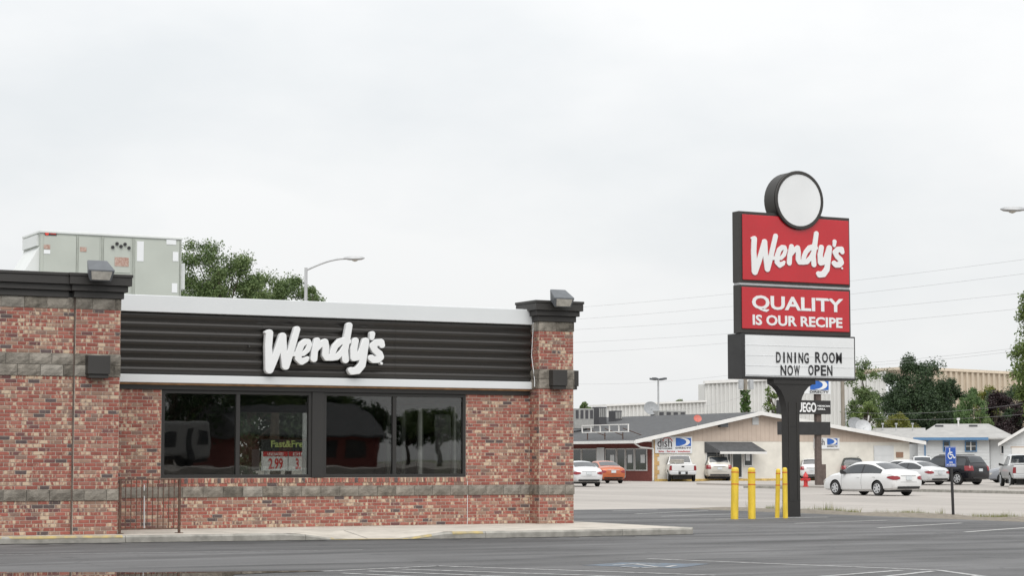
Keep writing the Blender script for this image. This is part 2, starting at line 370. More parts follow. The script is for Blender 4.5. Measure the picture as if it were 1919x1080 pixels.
def shape_mesh(name, loops, m, y, depth, bevel=0.0, parent=None):
    """flat loops in (x, z), filled with holes, standing in plane y and facing -Y, 'depth' thick"""
    cu = bpy.data.curves.new(name, 'CURVE'); cu.dimensions = '2D'; cu.fill_mode = 'BOTH'; cu.extrude = depth / 2 - bevel; cu.bevel_depth = bevel; cu.bevel_resolution = 2
    for lp in loops:
        sp = cu.splines.new('POLY'); sp.points.add(len(lp) - 1); sp.use_cyclic_u = True
        for p, q in zip(sp.points, lp): p.co = (q[0], q[1], 0, 1)
    o = bpy.data.objects.new(name, cu); COL.objects.link(o)
    dg = bpy.context.evaluated_depsgraph_get(); me = bpy.data.meshes.new_from_object(o.evaluated_get(dg)); me.name = name
    bpy.data.objects.remove(o)
    for v in me.vertices: v.co = (v.co.x, y - depth / 2 - v.co.z, v.co.y)
    me.materials.clear(); me.materials.append(m)
    me.polygons.foreach_set('use_smooth', [True] * len(me.polygons)); me.set_sharp_from_angle(angle=R(40))
    return link(name, me, parent)

# ------------------------------------------------------------------ ground, street, car park
ZS = .125                                   # pavement height above the car park
ZF = -.14                                   # street level
def sheet(name, pts, z, m, thick=0.0):
    b = MB()
    if thick: b.prism(pts, 2, z - thick, z)
    else: b.add([(p[0], p[1], z) for p in pts], [tuple(range(len(pts)))])
    return struct(b.build(name, m))
sheet('ground', [(-1500, -1500), (1500, -1500), (1500, 1500), (-1500, 1500)], -.40, M_GROUND)
sheet('street', [(36.0, -150), (66, -150), (66, 330), (36.0, 330)], ZF, M_CONC, .1)
sheet('far_car_park', [(66, -60), (260, -60), (260, 330), (66, 330)], ZF + .004, M_CONC, .1)
sheet('driveway', [(-120, 52.5), (36.0, 52.5), (36.0, 118), (-120, 118)], ZF + .06, M_CONC, .12)
sheet('car_park', [(-120, -60), (33.2, -60), (33.2, 52.5), (-120, 52.5)], 0, M_ASPH, .3)
g = MB(); n = 120
for i in range(n + 1):
    v = -60 + 112.5 * i / n
    a = 33.2 + .0; b_ = 36.6 + .35 * math.sin(v * .9) + random.uniform(-.15, .15)
    g.v += [(a, v, -.004), ((a + b_) / 2, v, .03 + random.uniform(-.02, .03)), (b_, v, -.128)]
for i in range(n):
    for k in range(2): g.f.append((3 * i + k, 3 * i + k + 1, 3 * i + k + 4, 3 * i + k + 3))
struct(g.build('verge', M_DIRT))
# street joints and the far kerb
kb = MB()
sheet_marks = []
def strip(name, p, q, w, m, z=.004):
    p, q = Vector((p[0], p[1], 0)), Vector((q[0], q[1], 0)); d = (q - p).normalized(); s = Vector((-d.y, d.x, 0)) * w / 2
    b = MB().add([(*(p - s).xy, z), (*(q - s).xy, z), (*(q + s).xy, z), (*(p + s).xy, z)], [(0, 1, 2, 3)])
    return struct(b.build(name, m))
def pxstrip(name, a, b, w=.1, m=None, z=.004):
    return strip(name, on_z(*a, z), on_z(*b, z), w, m or M_PAINT, z)
M_JOINT = mat('joint_sealer', (.10, .095, .09), .9)
for u in (40.2, 44, 48, 52, 56, 60): strip('pavement_joint', (u, -50), (u, 330), .03, M_JOINT, ZF + .004)
for v in range(40, 150, 6): strip('pavement_joint', (37, v), (66, v), .025, M_JOINT, ZF + .0045)
for (v0, v1) in ((40, 84), (93, 100)):
    for k in range(int((v1 - v0) / 4)):
        k0 = v0 + 4 * k
        o = struct(MB().box(65.7, 66.05, k0 + .01, k0 + 3.99, ZF - .05, ZF + .14).build('kerb_stone', M_KERB, None, bevel=.02))
# traffic island with the hydrant and the neighbour's pylon sign
isl = [on_z(1305, 909, ZF), on_z(1480, 914, ZF), on_z(1558, 916, ZF), on_z(1560, 906, ZF), on_z(1330, 905.5, ZF)]
struct(MB().prism([(p.x, p.y) for p in isl], 2, ZF - .05, ZF + .13).build('traffic_island', M_CONC, None, bevel=.05))
isl2 = [on_z(1890, 917, ZF), on_z(1990, 918, ZF), on_z(1990, 912, ZF), on_z(1895, 912.5, ZF)]
struct(MB().prism([(p.x, p.y) for p in isl2], 2, ZF - .05, ZF + .13).build('traffic_island', M_CONC, None, bevel=.05))

# painted bays
for a, b, w in (((1148, 958.6), (1232, 956.2), .1), ((1190, 964), (1326, 958), .1), ((1240, 968.6), (1372, 964.3), .1),
                ((1340, 974), (1552, 970), .12), ((1490, 981.5), (1662, 976), .1), ((1645, 990), (1802, 981), .1), ((1808, 998), (1960, 987), .1),
                ((-60, 1041.5), (680, 1031.3), .06),
                ((1213, 1048), (1758, 1069.5), .1), ((1758, 1069.5), (1880, 1086), .1), ((1750, 1071), (1560, 1092), .1), ((1690, 1069.5), (1450, 1088), .1), ((1830, 1080), (1800, 1092), .1)):
    pxstrip('bay_line', a, b, w, M_PAINTW if a[1] > 1020 else M_PAINT, .004)
for a, b in (((605, 1071.5), (820, 1061.5)), ((820, 1061.5), (1340, 1079)), ((735, 1067), (1190, 1082)), ((690, 1071), (1120, 1088)), ((640, 1075), (1000, 1092))):
    pxstrip('hatch_line', a, b, .09, M_PAINTW, .0045)
sy = [on_z(1090, 1061, 0), on_z(1165, 1055.5, 0), on_z(1330, 1058, 0), on_z(1268, 1066, 0)]
sheet('blue_bay_patch', [(p.x, p.y) for p in sy], .003, M_BPAINT)
for pts in (((1150, 1060), (1190, 1057.5), (1240, 1058.5)), ((1165, 1063), (1200, 1065), (1250, 1063.5), (1265, 1060.5)), ((1190, 1058), (1230, 1063))):
    for a, b in zip(pts[:-1], pts[1:]): pxstrip('bay_symbol_stroke', a, b, .08, M_PAINTW, .007)

# puddle that mirrors the wall
M_WATER = mat('puddle_water', (.02, .02, .02), .015, spec=.6, var=.1)
pp = [(-120, 1073.6), (60, 1073.2), (230, 1073.4), (262, 1074.2), (330, 1073.4), (470, 1071.8), (575, 1070.6), (610, 1071.6), (520, 1074), (440, 1077.5), (420, 1092), (-120, 1100)]
sheet('puddle', [tuple(on_z(x, y, .005).xy) for x, y in pp], .0055, M_WATER)

# pavement with dropped kerb round the restaurant
def kerb_v(u):
    P = [(-3, 35.80), (9.0, 35.75), (11.0, 35.38), (14.4, 34.95), (16.2, 34.45), (19.4, 34.15), (22.15, 34.25)]
    for (a, va), (b, vb) in zip(P[:-1], P[1:]):
        if u <= b: return va + (vb - va) * (u - a) / (b - a)
    return P[-1][1]
def kerb_h(u):
    if u < 14.1: return ZS
    if u < 14.9: return ZS + (.012 - ZS) * (u - 14.1) / .8
    if u < 16.0: return .012
    if u < 16.8: return .012 + (ZS - .012) * (u - 16.0) / .8
    return ZS
us = [-3 + .2 * i for i in range(int(25.0 / .2) + 1)]; us = [u for u in us if u <= 22.0]
KW = .15
walk = MB()
for u in us:
    v = kerb_v(u) + KW; h = kerb_h(u)
    walk.v += [(u, v, h), (u, v + 1.1, ZS), (u, 38.3 if u > 11.0 else 36.2, ZS)]
for i in range(len(us) - 1):
    for k in range(2): walk.f.append((3 * i + k, 3 * i + 3 + k, 3 * i + 4 + k, 3 * i + 1 + k))
walk.box(21.35, 22.0, 38.3, 48, -.05, ZS)
sw = struct(walk.build('pavement', M_WALK))
gs_ = MB()
for u in us:
    gs_.v += [(u, kerb_v(u) - .002, .005), (u, kerb_v(u) - .12 - random.random() ** 2 * .35, .005)]
gs_.f = [(2 * i, 2 * i + 1, 2 * i + 3, 2 * i + 2) for i in range(len(us) - 1)]
struct(gs_.build('gutter_grime', mat('gutter_grime', (.028, .028, .027), .9, var=.3, scale=4)))
cuts = [-3, 0, 3, 6, 8.6, 11.05, 14.25, 17.55, 20.4, 22.0]
for a, b in zip(cuts[:-1], cuts[1:]):
    n = 8; k = MB(); r = .03
    for i in range(n + 1):
        u = a + .004 + (b - a - .008) * i / n; v = kerb_v(u); h = kerb_h(u)
        k.v += [(u, v, -.05), (u, v, max(h - r, .004)), (u, v + r, h), (u, v + KW, h + .001), (u, v + KW, -.05)]
    for i in range(n):
        for j in range(4): k.f.append((5 * i + j, 5 * i + 5 + j, 5 * i + 6 + j, 5 * i + 1 + j))
    k.f += [(0, 1, 2, 3, 4), tuple(5 * n + j for j in (4, 3, 2, 1, 0))]
    k.build('kerb_stone', M_KERB, sw)
for n_, (v0, v1) in enumerate(((34.42, 37.0), (37.0, 40.5), (40.5, 48))):
    MB().box(21.99, 22.14, v0 + .004, v1 - .004, -.05, ZS + .001).build('kerb_stone', M_KERB, sw, bevel=.015)
for (a, b) in ((-3, 11.0), (14.7, 16.5), (16.9, 17.5)):      # worn yellow edge
    y = MB(); n = int((b - a) / .2) + 1
    for i in range(n + 1):
        u = a + (b - a) * i / n; y.v += [(u, kerb_v(u) + .028, kerb_h(u) + .004), (u, kerb_v(u) + .085 + random.uniform(-.02, .02), kerb_h(u) + .0045)]
    y.f = [(2 * i, 2 * i + 2, 2 * i + 3, 2 * i + 1) for i in range(n)]
    y.build('yellow_edge_paint', M_YLINE, sw)
    y = MB()
    for i in range(n + 1):
        u = a + (b - a) * i / n; h = kerb_h(u); y.v += [(u, kerb_v(u) - .003, max(h - .036 + random.uniform(-.012, .004), .006)), (u, kerb_v(u) - .003, max(h - .028, .012)), (u, kerb_v(u) + .028, h + .004)]
    y.f = [(3 * i + k, 3 * i + 3 + k, 3 * i + 4 + k, 3 * i + 1 + k) for i in range(n) for k in range(2)]
    y.build('yellow_edge_paint', M_YLINE, sw)
for u in (13.1, 15.4, 18.0, 20.2):
    MB().add([(u, kerb_v(u) + KW, kerb_h(u) + .004), (u + .012, kerb_v(u) + KW, kerb_h(u) + .004), (u + .012, kerb_v(u) + KW + 1.1, ZS + .004), (u, kerb_v(u) + KW + 1.1, ZS + .004)], [(0, 1, 2, 3)]).build('pavement_joint', M_JOINT, sw)

# ------------------------------------------------------------------ restaurant
CH, BL, JT = .0664, .2032, .0115
VL, VP, VR = 36.10, 37.85, 38.26            # left block, right pillar, recessed front
UL0, UL1 = 10.31, 11.12                     # left pillar
UP0, UP1 = 20.59, 21.40                     # right pillar
US = -2.0
Z = lambda k: ZS + CH * k                   # top of course k
ZT = Z(63)
rest = thing('restaurant_building', 'brick restaurant with dark corrugated sign band and wide dark windows', 'restaurant', (16, VR, ZS))
def part(name, m, bevel=0, smooth=None, parent=None):
    return lambda b: b.build(name, m, parent or rest, smooth, bevel)

wl_ = MB()
wl_.box(US, UL0, VL + .06, VL + .32, 0, ZT).box(UL0, UL1, VL, VL + .32, 0, ZT).box(UL1 - .25, UL1, VL + .32, VR, 0, ZT)
wl_.box(US, US + .25, VL + .32, 47.5, 0, ZT)
w_left = wl_.build('side_block_wall', M_MORTAR, rest)
WU0, WU1, WZ0, WZ1 = 12.62, 19.10, 1.09, 2.775
wr_ = MB()
wr_.box(UL1, WU0, VR, VR + .25, 0, 2.89).box(WU1, UP0, VR, VR + .25, 0, 2.89).box(WU0, WU1, VR, VR + .25, 0, WZ0).box(UL1, UP0, VR, VR + .25, 2.89, 4.30)
w_front = wr_.build('front_wall', M_MORTAR, rest)
w_pil = MB().box(UP0, UP1, VP, VR + .25, 0, ZT).build('pillar', M_MORTAR, rest)
ws = MB()
ws.box(UP1 - .33, UP1 - .08, VR + .25, 39.4, 0, 4.3).box(UP1 - .33, UP1 - .08, 39.4, 46.7, 0, .75).box(UP1 - .33, UP1 - .08, 39.4, 46.7, 2.75, 4.3).box(UP1 - .33, UP1 - .08, 46.7, 47.5, 0, 4.3)
ws.build('side_wall', M_REDBR, rest)
wb = MB()
wb.box(US + .25, 17.5, 47.25, 47.5, 0, 4.3).box(19.7, UP1 - .33, 47.25, 47.5, 0, 4.3).box(17.5, 19.7, 47.25, 47.5, 0, .7).box(17.5, 19.7, 47.25, 47.5, 2.65, 4.3)
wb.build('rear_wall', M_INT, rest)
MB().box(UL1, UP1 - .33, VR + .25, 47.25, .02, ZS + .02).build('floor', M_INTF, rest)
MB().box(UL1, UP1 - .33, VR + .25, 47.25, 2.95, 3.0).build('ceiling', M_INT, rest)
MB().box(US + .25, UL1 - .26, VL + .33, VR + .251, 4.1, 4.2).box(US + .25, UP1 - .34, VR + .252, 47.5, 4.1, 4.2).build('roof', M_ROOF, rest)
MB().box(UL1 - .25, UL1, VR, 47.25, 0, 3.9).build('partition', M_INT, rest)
# counters and tables inside
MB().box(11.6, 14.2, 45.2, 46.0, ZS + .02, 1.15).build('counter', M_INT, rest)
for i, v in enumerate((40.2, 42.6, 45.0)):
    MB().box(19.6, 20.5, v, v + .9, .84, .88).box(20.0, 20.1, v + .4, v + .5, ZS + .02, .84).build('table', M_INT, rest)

# --- bricks: every brick its own geometry; the nearest 300 are objects
TINTS = [((.285, .090, .067), 5), ((.248, .076, .057), 4), ((.310, .118, .089), 4), ((.265, .108, .081), 3), ((.275, .168, .124), 2.6), ((.200, .124, .098), 1.6), ((.098, .072, .070), .8), ((.145, .064, .060), 1.1)]
def tint():
    c = random.choices([t[0] for t in TINTS], [t[1] for t in TINTS])[0]
    k = random.uniform(.88, 1.12)
    fl = random.random()
    a = 0.0 if fl < .25 else random.uniform(.03, .12) if fl < .74 else random.uniform(.11, .21)
    if c[0] < .13: a *= .3
    return (c[0] * k, c[1] * k, c[2] * k, a)
BRICKS = []      # (origin, dir, normal, length, height)
def brick_run(P, d, nrm, L, k0, k1, opens=(), par=0, minlen=.03):
    """running bond from P along d over length L, courses k0..k1-1"""
    for k in range(k0, k1):
        z0 = Z(k) + JT / 2; s = -(BL / 2) * ((k + par) % 2)
        spans = [(0, L)]
        for (a, b, za, zb) in opens:
            if za < z0 + CH * .5 < zb:
                ns = []
                for (p, q) in spans:
                    if a > p: ns.append((p, min(a, q)))
                    if b < q: ns.append((max(b, p), q))
                spans = ns
        while s < L:
            for (p, q) in spans:
                a, b = max(s, p), min(s + BL, q)
                if b - a > minlen:
                    BRICKS.append((P + d * (a + JT / 2) + UP * z0, d, nrm, b - a - JT, CH - JT))
            s += BL
DX, DY = Vector((1, 0, 0)), Vector((0, 1, 0))
COURSES = ((0, 9), (12, 42), (48, 60))
for k0, k1 in COURSES:
    brick_run(Vector((UL0 - BL * 61, VL + .06, 0)), DX, -DY, BL * 61, k0, k1)
    brick_run(Vector((UL0, VL, 0)), DX, -DY, UL1 - UL0, k0, k1)
    brick_run(Vector((UL1, VL, 0)), DY, DX, VR - VL, k0, k1, par=1)
    brick_run(Vector((UP0, VP, 0)), DX, -DY, UP1 - UP0, k0, k1)
    brick_run(Vector((UP0, VP, 0)), DY, -DX, VR - VP, k0, k1, par=1)
    brick_run(Vector((UP1, VP, 0)), DY, DX, VR + .25 - VP, k0, k1, par=1)
WO = (WU0 - UL1, WU1 - UL1, Z(13), 5)
brick_run(Vector((UL1, VR, 0)), DX, -DY, UP0 - UL1, 0, 9)
brick_run(Vector((UL1, VR, 0)), DX, -DY, UP0 - UL1, 12, 41, opens=(WO,))
# rowlock sill under the window
nb = int((WU1 - WU0) / CH); wv = (WU1 - WU0) / nb
SILL = [(Vector((WU0 + i * wv + JT / 2, VR - .012, Z(13) + .004)), DX, -DY, wv - JT, WZ0 - Z(13) - .012) for i in range(nb)]
PROUD = .009
def brick_geo(p, d, n, L, h, pr=PROUD):
    a = p - n * .01; o = n * (pr + .01); e = .0035
    q = [a, a + d * L, a + d * L + UP * h, a + UP * h]
    f = [a + d * e + UP * e + o, a + d * (L - e) + UP * e + o, a + d * (L - e) + UP * (h - e) + o, a + d * e + UP * (h - e) + o]
    m_ = [x + n * (pr + .007) for x in q]
    return q + m_ + f, [(8, 9, 10, 11)] + [(i, (i + 1) % 4, 4 + (i + 1) % 4, 4 + i) for i in range(4)] + [(4 + i, 4 + (i + 1) % 4, 8 + (i + 1) % 4, 8 + i) for i in range(4)]
def brick_mesh(name, lst, cols):
    b = MB(); tc_ = []
    for (p, d, n, L, h), c in zip(lst, cols):
        vs, fs = brick_geo(p, d, n, L, h); b.add(vs, fs); tc_ += [c] * len(fs)
    me = bpy.data.meshes.new(name); me.from_pydata(b.v, [], b.f); me.materials.append(M_BRICK)
    at = me.attributes.new('tint', 'FLOAT_COLOR', 'FACE')
    at.data.foreach_set('color', [x for c in tc_ for x in c])
    bm = bmesh.new(); bm.from_mesh(me); bmesh.ops.recalc_face_normals(bm, faces=bm.faces); bm.to_mesh(me); bm.free()
    return me
def in_view(p):
    q = p - CP; zz = q.dot(CF)
    x, y = CX + FPX * q.dot(RT) / zz, CY - FPX * q.dot(CU) / zz
    return 0 < x < 1919 and 0 < y < 1080
full = [b for b in BRICKS if abs(b[3] - (BL - JT)) < 1e-4 and b[2].y < -.5 and in_view(b[0]) and in_view(b[0] + b[1] * b[3])]
full.sort(key=lambda b: (b[0] - CP).length)
near = full[:300]; near_ids = {id(b) for b in near}
rest_b = [b for b in BRICKS if id(b) not in near_ids]
var = [brick_mesh('brick', [(Vector((0, 0, 0)), DX, -DY, BL - JT, CH - JT)], [tint()]) for _ in range(110)]
for b in near:
    o = bpy.data.objects.new('brick', random.choice(var)); COL.objects.link(o); o.parent = w_left
    o.matrix_parent_inverse = Matrix.Translation(Vector((-16, -VR, -ZS))) @ Matrix.Identity(4)
    o.matrix_parent_inverse = Matrix.Identity(4)
    o.location = b[0]
stuff(link('bricks', brick_mesh('bricks', rest_b + SILL, [tint() for _ in rest_b + SILL]), rest))

# --- split-face blocks
def stone_geo(L, h, rough=.016):
    nx, nz_ = max(2, int(L / .07)), 3
    vs = []; fs = []
    for j in range(nz_ + 1):
        for i in range(nx + 1):
            e = i in (0, nx) or j in (0, nz_)
            vs.append((L * i / nx + (0 if e else random.uniform(-.012, .012)), -(.012 if e else random.uniform(.02, .02 + rough)), h * j / nz_))
    for j in range(nz_):
        for i in range(nx): k = j * (nx + 1) + i; fs.append((k, k + 1, k + nx + 2, k + nx + 1))
    b = len(vs); vs += [(0, .02, 0), (L, .02, 0), (L, .02, h), (0, .02, h)]
    vs += [(0, -.012, 0), (L, -.012, 0), (L, -.012, h), (0, -.012, h)]
    fs += [(b, b + 1, b + 5, b + 4), (b + 1, b + 2, b + 6, b + 5), (b + 2, b + 3, b + 7, b + 6), (b + 3, b, b + 4, b + 7)]
    return vs, fs
STN = {}
def stone(P, ang, L, h, parent, proud=0.0):
    key = (round(L, 2), round(h, 2), random.randrange(5)); 
    if key not in STN:
        vs, fs = stone_geo(L, h); me = bpy.data.meshes.new('stone_block'); me.from_pydata(vs, [], fs)
        me.materials.append(random.choices([M_STONE, M_STONE2, M_STONE3], [5, 3, 2])[0]); STN[key] = me
    o = bpy.data.objects.new('stone_block', STN[key]); COL.objects.link(o); o.parent = parent
    o.location = P; o.rotation_euler = (0, 0, ang)
def stone_row(P, ang, L, z0, h, parent, off=0.0, bl=.4064):
    d = Vector((math.cos(ang), math.sin(ang), 0)); s = -off
    while s < L - .01:
        a, b = max(s, 0), min(s + bl, L)
        if b - a > .02: stone(P + d * (a + .004) + UP * (z0 + .004), ang, b - a - .008, h - .008, parent)
        s += bl
SH = 3 * CH
for (k, off) in ((9, 0), (42, .2), (45, 0), (60, .1)):
    pr = Vector((0, -.016 if k < 60 else -.004, 0))
    stone_row(Vector((UL0 - 15 * .4064, VL + .06, 0)) + pr, 0, 15 * .4064 - .02, Z(k), SH, w_left, off)
    stone_row(Vector((UL0 - .012, VL, 0)) + pr, 0, UL1 - UL0 + .024, Z(k), SH, w_left, .2 if off == 0 else 0.1)
    stone_row(Vector((UP0 - .012, VP, 0)) + pr, 0, UP1 - UP0 + .024, Z(k), SH, w_pil, .2 if off == 0 else 0)
    stone_row(Vector((UP0 - (.016 if k < 60 else .004), VR, 0)), -math.pi / 2, VR - VP, Z(k), SH, w_pil, off)
    stone_row(Vector((UP1 + .016, VP, 0)), math.pi / 2, VR - VP, Z(k), SH, w_pil, off)
stone_row(Vector((UL1, VR, 0)) + Vector((0, -.016, 0)), 0, UP0 - UL1, Z(9), SH, w_front, .1)

# --- cornices
def cornice(u0, u1, v0, v1, name='cornice', left_open=False):
    lv = ((ZT, ZT + .115, .05), (ZT + .115, ZT + .225, .105), (ZT + .225, ZT + .375, .16), (ZT + .375, ZT + .43, .175))
    for i, (z0, z1, o) in enumerate(lv):
        MB().box(u0 - (0 if left_open else o), u1 + o, v0 - o, v1 + o, z0 + (.002 if i else 0), z1).build(name, M_BRONZE, rest, bevel=.006)
cornice(US, UL0 - .18, VL + .06, VL + .5, left_open=True)
cornice(UL0, UL1, VL, VL + .5)
cornice(UP0, UP1, VP, VR + .16)
# --- sign band
def corr_profile(z0, z1, n):
    P = []; h = (z1 - z0) / n
    for i in range(n):
        a = z0 + i * h
        P += [(0.0, a), (-.004, a + h * .14), (-.03, a + h * .30), (-.052, a + h * .44), (-.060, a + h * .58), (-.056, a + h * .72), (-.036, a + h * .86), (-.010, a + h * .97)]
    P.append((0.0, z1)); return P
prof = corr_profile(3.05, 4.26, 7)
for a, b in ((UL1 - .1, 14.6), (14.605, 17.45), (17.455, UP0 - .02)):
    c = MB()
    for (dv, z) in prof: c.v += [(a, VR - .07 + dv, z), (b, VR - .07 + dv, z)]
    c.f = [(2 * i, 2 * i + 1, 2 * i + 3, 2 * i + 2) for i in range(len(prof) - 1)]
    c.box(a, b, VR - .06, VR - .002, 3.05, 4.26)
    c.build('corrugated_panel', M_CORR, rest, smooth=50)
MB().box(UL1 - .1, UP0 - .028, VR - .19, VR + .3, 4.245, 4.565).build('upper_fascia', M_WHITE, rest, bevel=.012)
MB().box(UL1 - .1, UP0 - .028, VR - .15, VR - .003, 2.905, 3.058).build('lower_fascia', M_WHITE, rest, bevel=.008)
MB().box(UL1, UP0 - .02, VR - .06, VR - .003, 2.868, 2.903).build('timber_strip', M_WOOD, rest)
MB().box(UL1, UP0 - .02, VR - .045, VR - .002, 2.78, 2.866).build('flashing', M_FRAME, rest)

# --- front windows
FRV = VR + .03
def rect_frame(name, u0, u1, z0, z1, w, v0, v1, parent, m=M_FRAME):
    return MB().box(u0, u1, v0, v1, z0, z0 + w).box(u0, u1, v0, v1, z1 - w, z1).box(u0, u0 + w, v0, v1, z0 + w, z1 - w).box(u1 - w, u1, v0, v1, z0 + w, z1 - w).build(name, m, parent, bevel=.004)
for (a, b) in ((WU0, 15.70), (15.95, WU1)):
    win = rect_frame('window', a, b, WZ0, WZ1, .065, FRV - .035, FRV + .06, rest)
    mid = (14.165 if a < 15 else 17.50)
    MB().box(mid - .04, mid + .04, FRV - .03, FRV + .055, WZ0 + .065, WZ1 - .065).build('mullion', M_FRAME, win, bevel=.004)
    for (p, q) in ((a + .065, mid - .04), (mid + .04, b - .065)):
        MB().box(p + .002, q - .002, FRV + .01, FRV + .018, WZ0 + .067, WZ1 - .067).build('pane', M_GLASS, win)
MB().box(15.70, 15.95, FRV - .06, FRV + .08, WZ0, WZ1).build('window_post', M_FRAME, rest, bevel=.006)
# side and rear windows, seen through the dining room
M_ALU = mat('pale_window_frame', (.62, .62, .60), .5)
sidew = MB()
for v in (39.4, 40.3, 41.2, 42.1, 43.0, 44.85, 45.75, 46.62): sidew.box(UP1 - .28, UP1 - .14, v, v + .08, .75, 2.75)
sidew.box(UP1 - .28, UP1 - .14, 39.48, 46.62, .75, .83).box(UP1 - .28, UP1 - .14, 39.48, 46.62, 2.67, 2.75)
sidew = sidew.build('side_window', M_ALU, rest)
for v in (39.48, 41.28, 43.08, 44.93): MB().box(UP1 - .215, UP1 - .207, v + .002, v + 1.69, .832, 2.668).build('pane', M_GLASS2, sidew)
rw = rect_frame('rear_window', 17.5, 19.7, .7, 2.65, .07, 47.3, 47.4, rest)
MB().box(17.572, 19.628, 47.345, 47.353, .772, 2.578).build('pane', M_GLASS2, rw)
pst = [on_y(472, 843, FRV + .03), on_y(486, 883, FRV + .03)]
tag(MB().box(pst[0].x, pst[1].x, FRV + .022, FRV + .026, pst[1].z, pst[0].z).build('poster', M_PANEL), 'small white notice stuck inside the second window pane', 'notice')
MB().box(UL0 - .022, UL0 - .0095, VL + .015, VL + .05, ZS, ZT).build('dark_strip', mat('dark_strip_brown', (.14, .105, .088), .9, var=.3, scale=6), w_left)  # thin dark brown strip covering the left pillar's shallow left side
# thin cable and conduit on the pillar and front wall
MB().tube([(UP0 - .03, VR - .22, 4.3), (UP0 - .035, VP + .26, 3.6), (UP0 - .04, VP + .12, 3.1), (UP0 - .05, VP + .1, 2.95)], .008).build('loose_cable', M_PANEL, w_pil)
MB().tube([(12.30, VR - .03, ZS), (12.29, VR - .03, .97)], .012).build('conduit', M_PANEL, w_front)
MB().tube([(19.13, VR - .022, ZS), (19.13, VR - .022, 1.0)], .006).build('sealant_joint', M_PANEL, w_front)

# ------------------------------------------------------------------ script lettering (traced stroke by stroke from the wall sign)
SC = [[(138, 246, 24), (180, 258, 52), (166, 450, 50), (180, 762, 58), (258, 600, 48), (364, 300, 50), (374, 500, 48), (405, 715, 52), (478, 500, 47), (562, 205, 44)],
      [(478, 545, 34), (560, 550, 34), (650, 545, 32), (708, 490, 36), (734, 420, 37), (716, 378, 40), (675, 376, 42), (622, 418, 44), (584, 510, 46), (578, 610, 46), (625, 652, 46), (685, 625, 38), (706, 602, 26)],
      [(842, 362, 44), (806, 500, 46), (796, 614, 47)], [(815, 500, 34), (880, 420, 42), (948, 382, 48), (960, 450, 48), (954, 560, 46), (975, 598, 44)],
      [(975, 598, 44), (1046, 596, 44), (1054, 525, 42), (1094, 440, 42), (1160, 374, 46), (1240, 356, 48), (1272, 372, 40)], [(1046, 598, 44), (1110, 590, 43), (1182, 522, 41), (1228, 440, 40)],
      [(1285, 152, 44), (1250, 350, 47), (1222, 500, 47), (1232, 628, 48)],
      [(1370, 364, 47), (1345, 480, 49), (1352, 596, 52), (1405, 590, 46), (1450, 520, 45), (1512, 370, 50), (1486, 560, 48), (1460, 700, 52), (1400, 772, 54), (1325, 785, 50), (1312, 772, 46)],
      [(1606, 268, 38), (1598, 326, 32)],
      [(1738, 424, 42), (1722, 386, 50), (1660, 388, 48), (1612, 436, 50), (1640, 492, 46), (1702, 545, 48), (1716, 588, 50), (1680, 622, 50), (1620, 626, 48), (1590, 602, 47)],
      [(1730, 676, 20), (1731, 677, 20)]]
SC = [[(x, y, r - 6.5) for x, y, r in st_] for st_ in SC]
LETTERS = [('letter', outline([SC[0]], 5)), ('letter', outline([SC[1]], 5)), ('letter', outline([SC[2], SC[3]], 5)), ('letter', outline([SC[4], SC[5], SC[6]], 5)),
           ('letter', outline([SC[7]], 5)), ('apostrophe', outline([SC[8]], 5)), ('letter', outline([SC[9]], 5)), ('registered_mark', outline([SC[10]], 4))]
VSIGN = VR - .25
def trace(p): q = on_y(480 + p[0] / 7.38, 590 + p[1] / 7.38, VSIGN); return (q.x, q.z)
WORD = [(n, [[trace(p) for p in lp] for lp in lps]) for n, lps in LETTERS]
ws_ = thing('wall_sign', 'raised white script lettering on the dark corrugated band', 'sign', (15.5, VSIGN, 3.1))
for i, (n, lps) in enumerate(WORD):
    shape_mesh(n, lps, M_LETTER, VSIGN + .09 + .0011 * i, .12, .009, ws_)
bb = [p for n, l in WORD for lp in l for p in lp]
WX0, WX1, WZ_0, WZ_1 = min(p[0] for p in bb), max(p[0] for p in bb), min(p[1] for p in bb), max(p[1] for p in bb)
bk = MB()
for u in (14.3, 15.0, 15.6, 16.1, 16.5): bk.box(u, u + .03, VSIGN + .07, VR - .1, 3.62, 3.66)
bk.build('mounting_pin', M_BRONZE, ws_)

# ------------------------------------------------------------------ lamps on the restaurant
def floodlight(u, v, label):
    """angular floodlight hung over the cornice's front edge: sloping top, lens facing out and down"""
    z = ZT + .40
    t = thing('floodlight', label, 'floodlight', (u, v, z), 0, 'floodlights on the cornices')
    w = .245
    MB().hexa([(u - w * .80, v - .36, z - .13), (u + w * .80, v - .36, z - .13), (u + w * .70, v - .12, z + .02), (u - w * .70, v - .12, z + .02)],
              [(u - w, v - .44, z + .07), (u + w, v - .44, z + .07), (u + w * .76, v - .14, z + .27), (u - w * .76, v - .14, z + .27)]).build('housing', M_GREYM, t, bevel=.02)
    def fp(a, b): return (u + (-w + .05 + (2 * w - .1) * a) * (.80 + .20 * b), v - .36 - .08 * b - .008, z - .13 + .20 * b)
    q = [fp(0, .14), fp(1, .14), fp(1, .86), fp(0, .86)]
    MB().add(q + [(x, y + .02, zz) for x, y, zz in q], [(0, 1, 2, 3), (4, 7, 6, 5), (0, 4, 5, 1), (1, 5, 6, 2), (2, 6, 7, 3), (3, 7, 4, 0)]).build('lens', M_LENS, t)
    MB().box(u - .04, u + .04, v - .13, v + .06, z + .03, z + .10).build('bracket', M_GREYM, t)
fl1 = on_y(190.5, 515, VL - .44); fl2 = on_y(1057.5, 560, VP - .44)
floodlight(fl1.x, VL - .02, 'grey floodlight on the cornice of the left brick pillar')
floodlight(fl2.x, VP - .02, 'grey floodlight on the cornice of the right brick pillar')
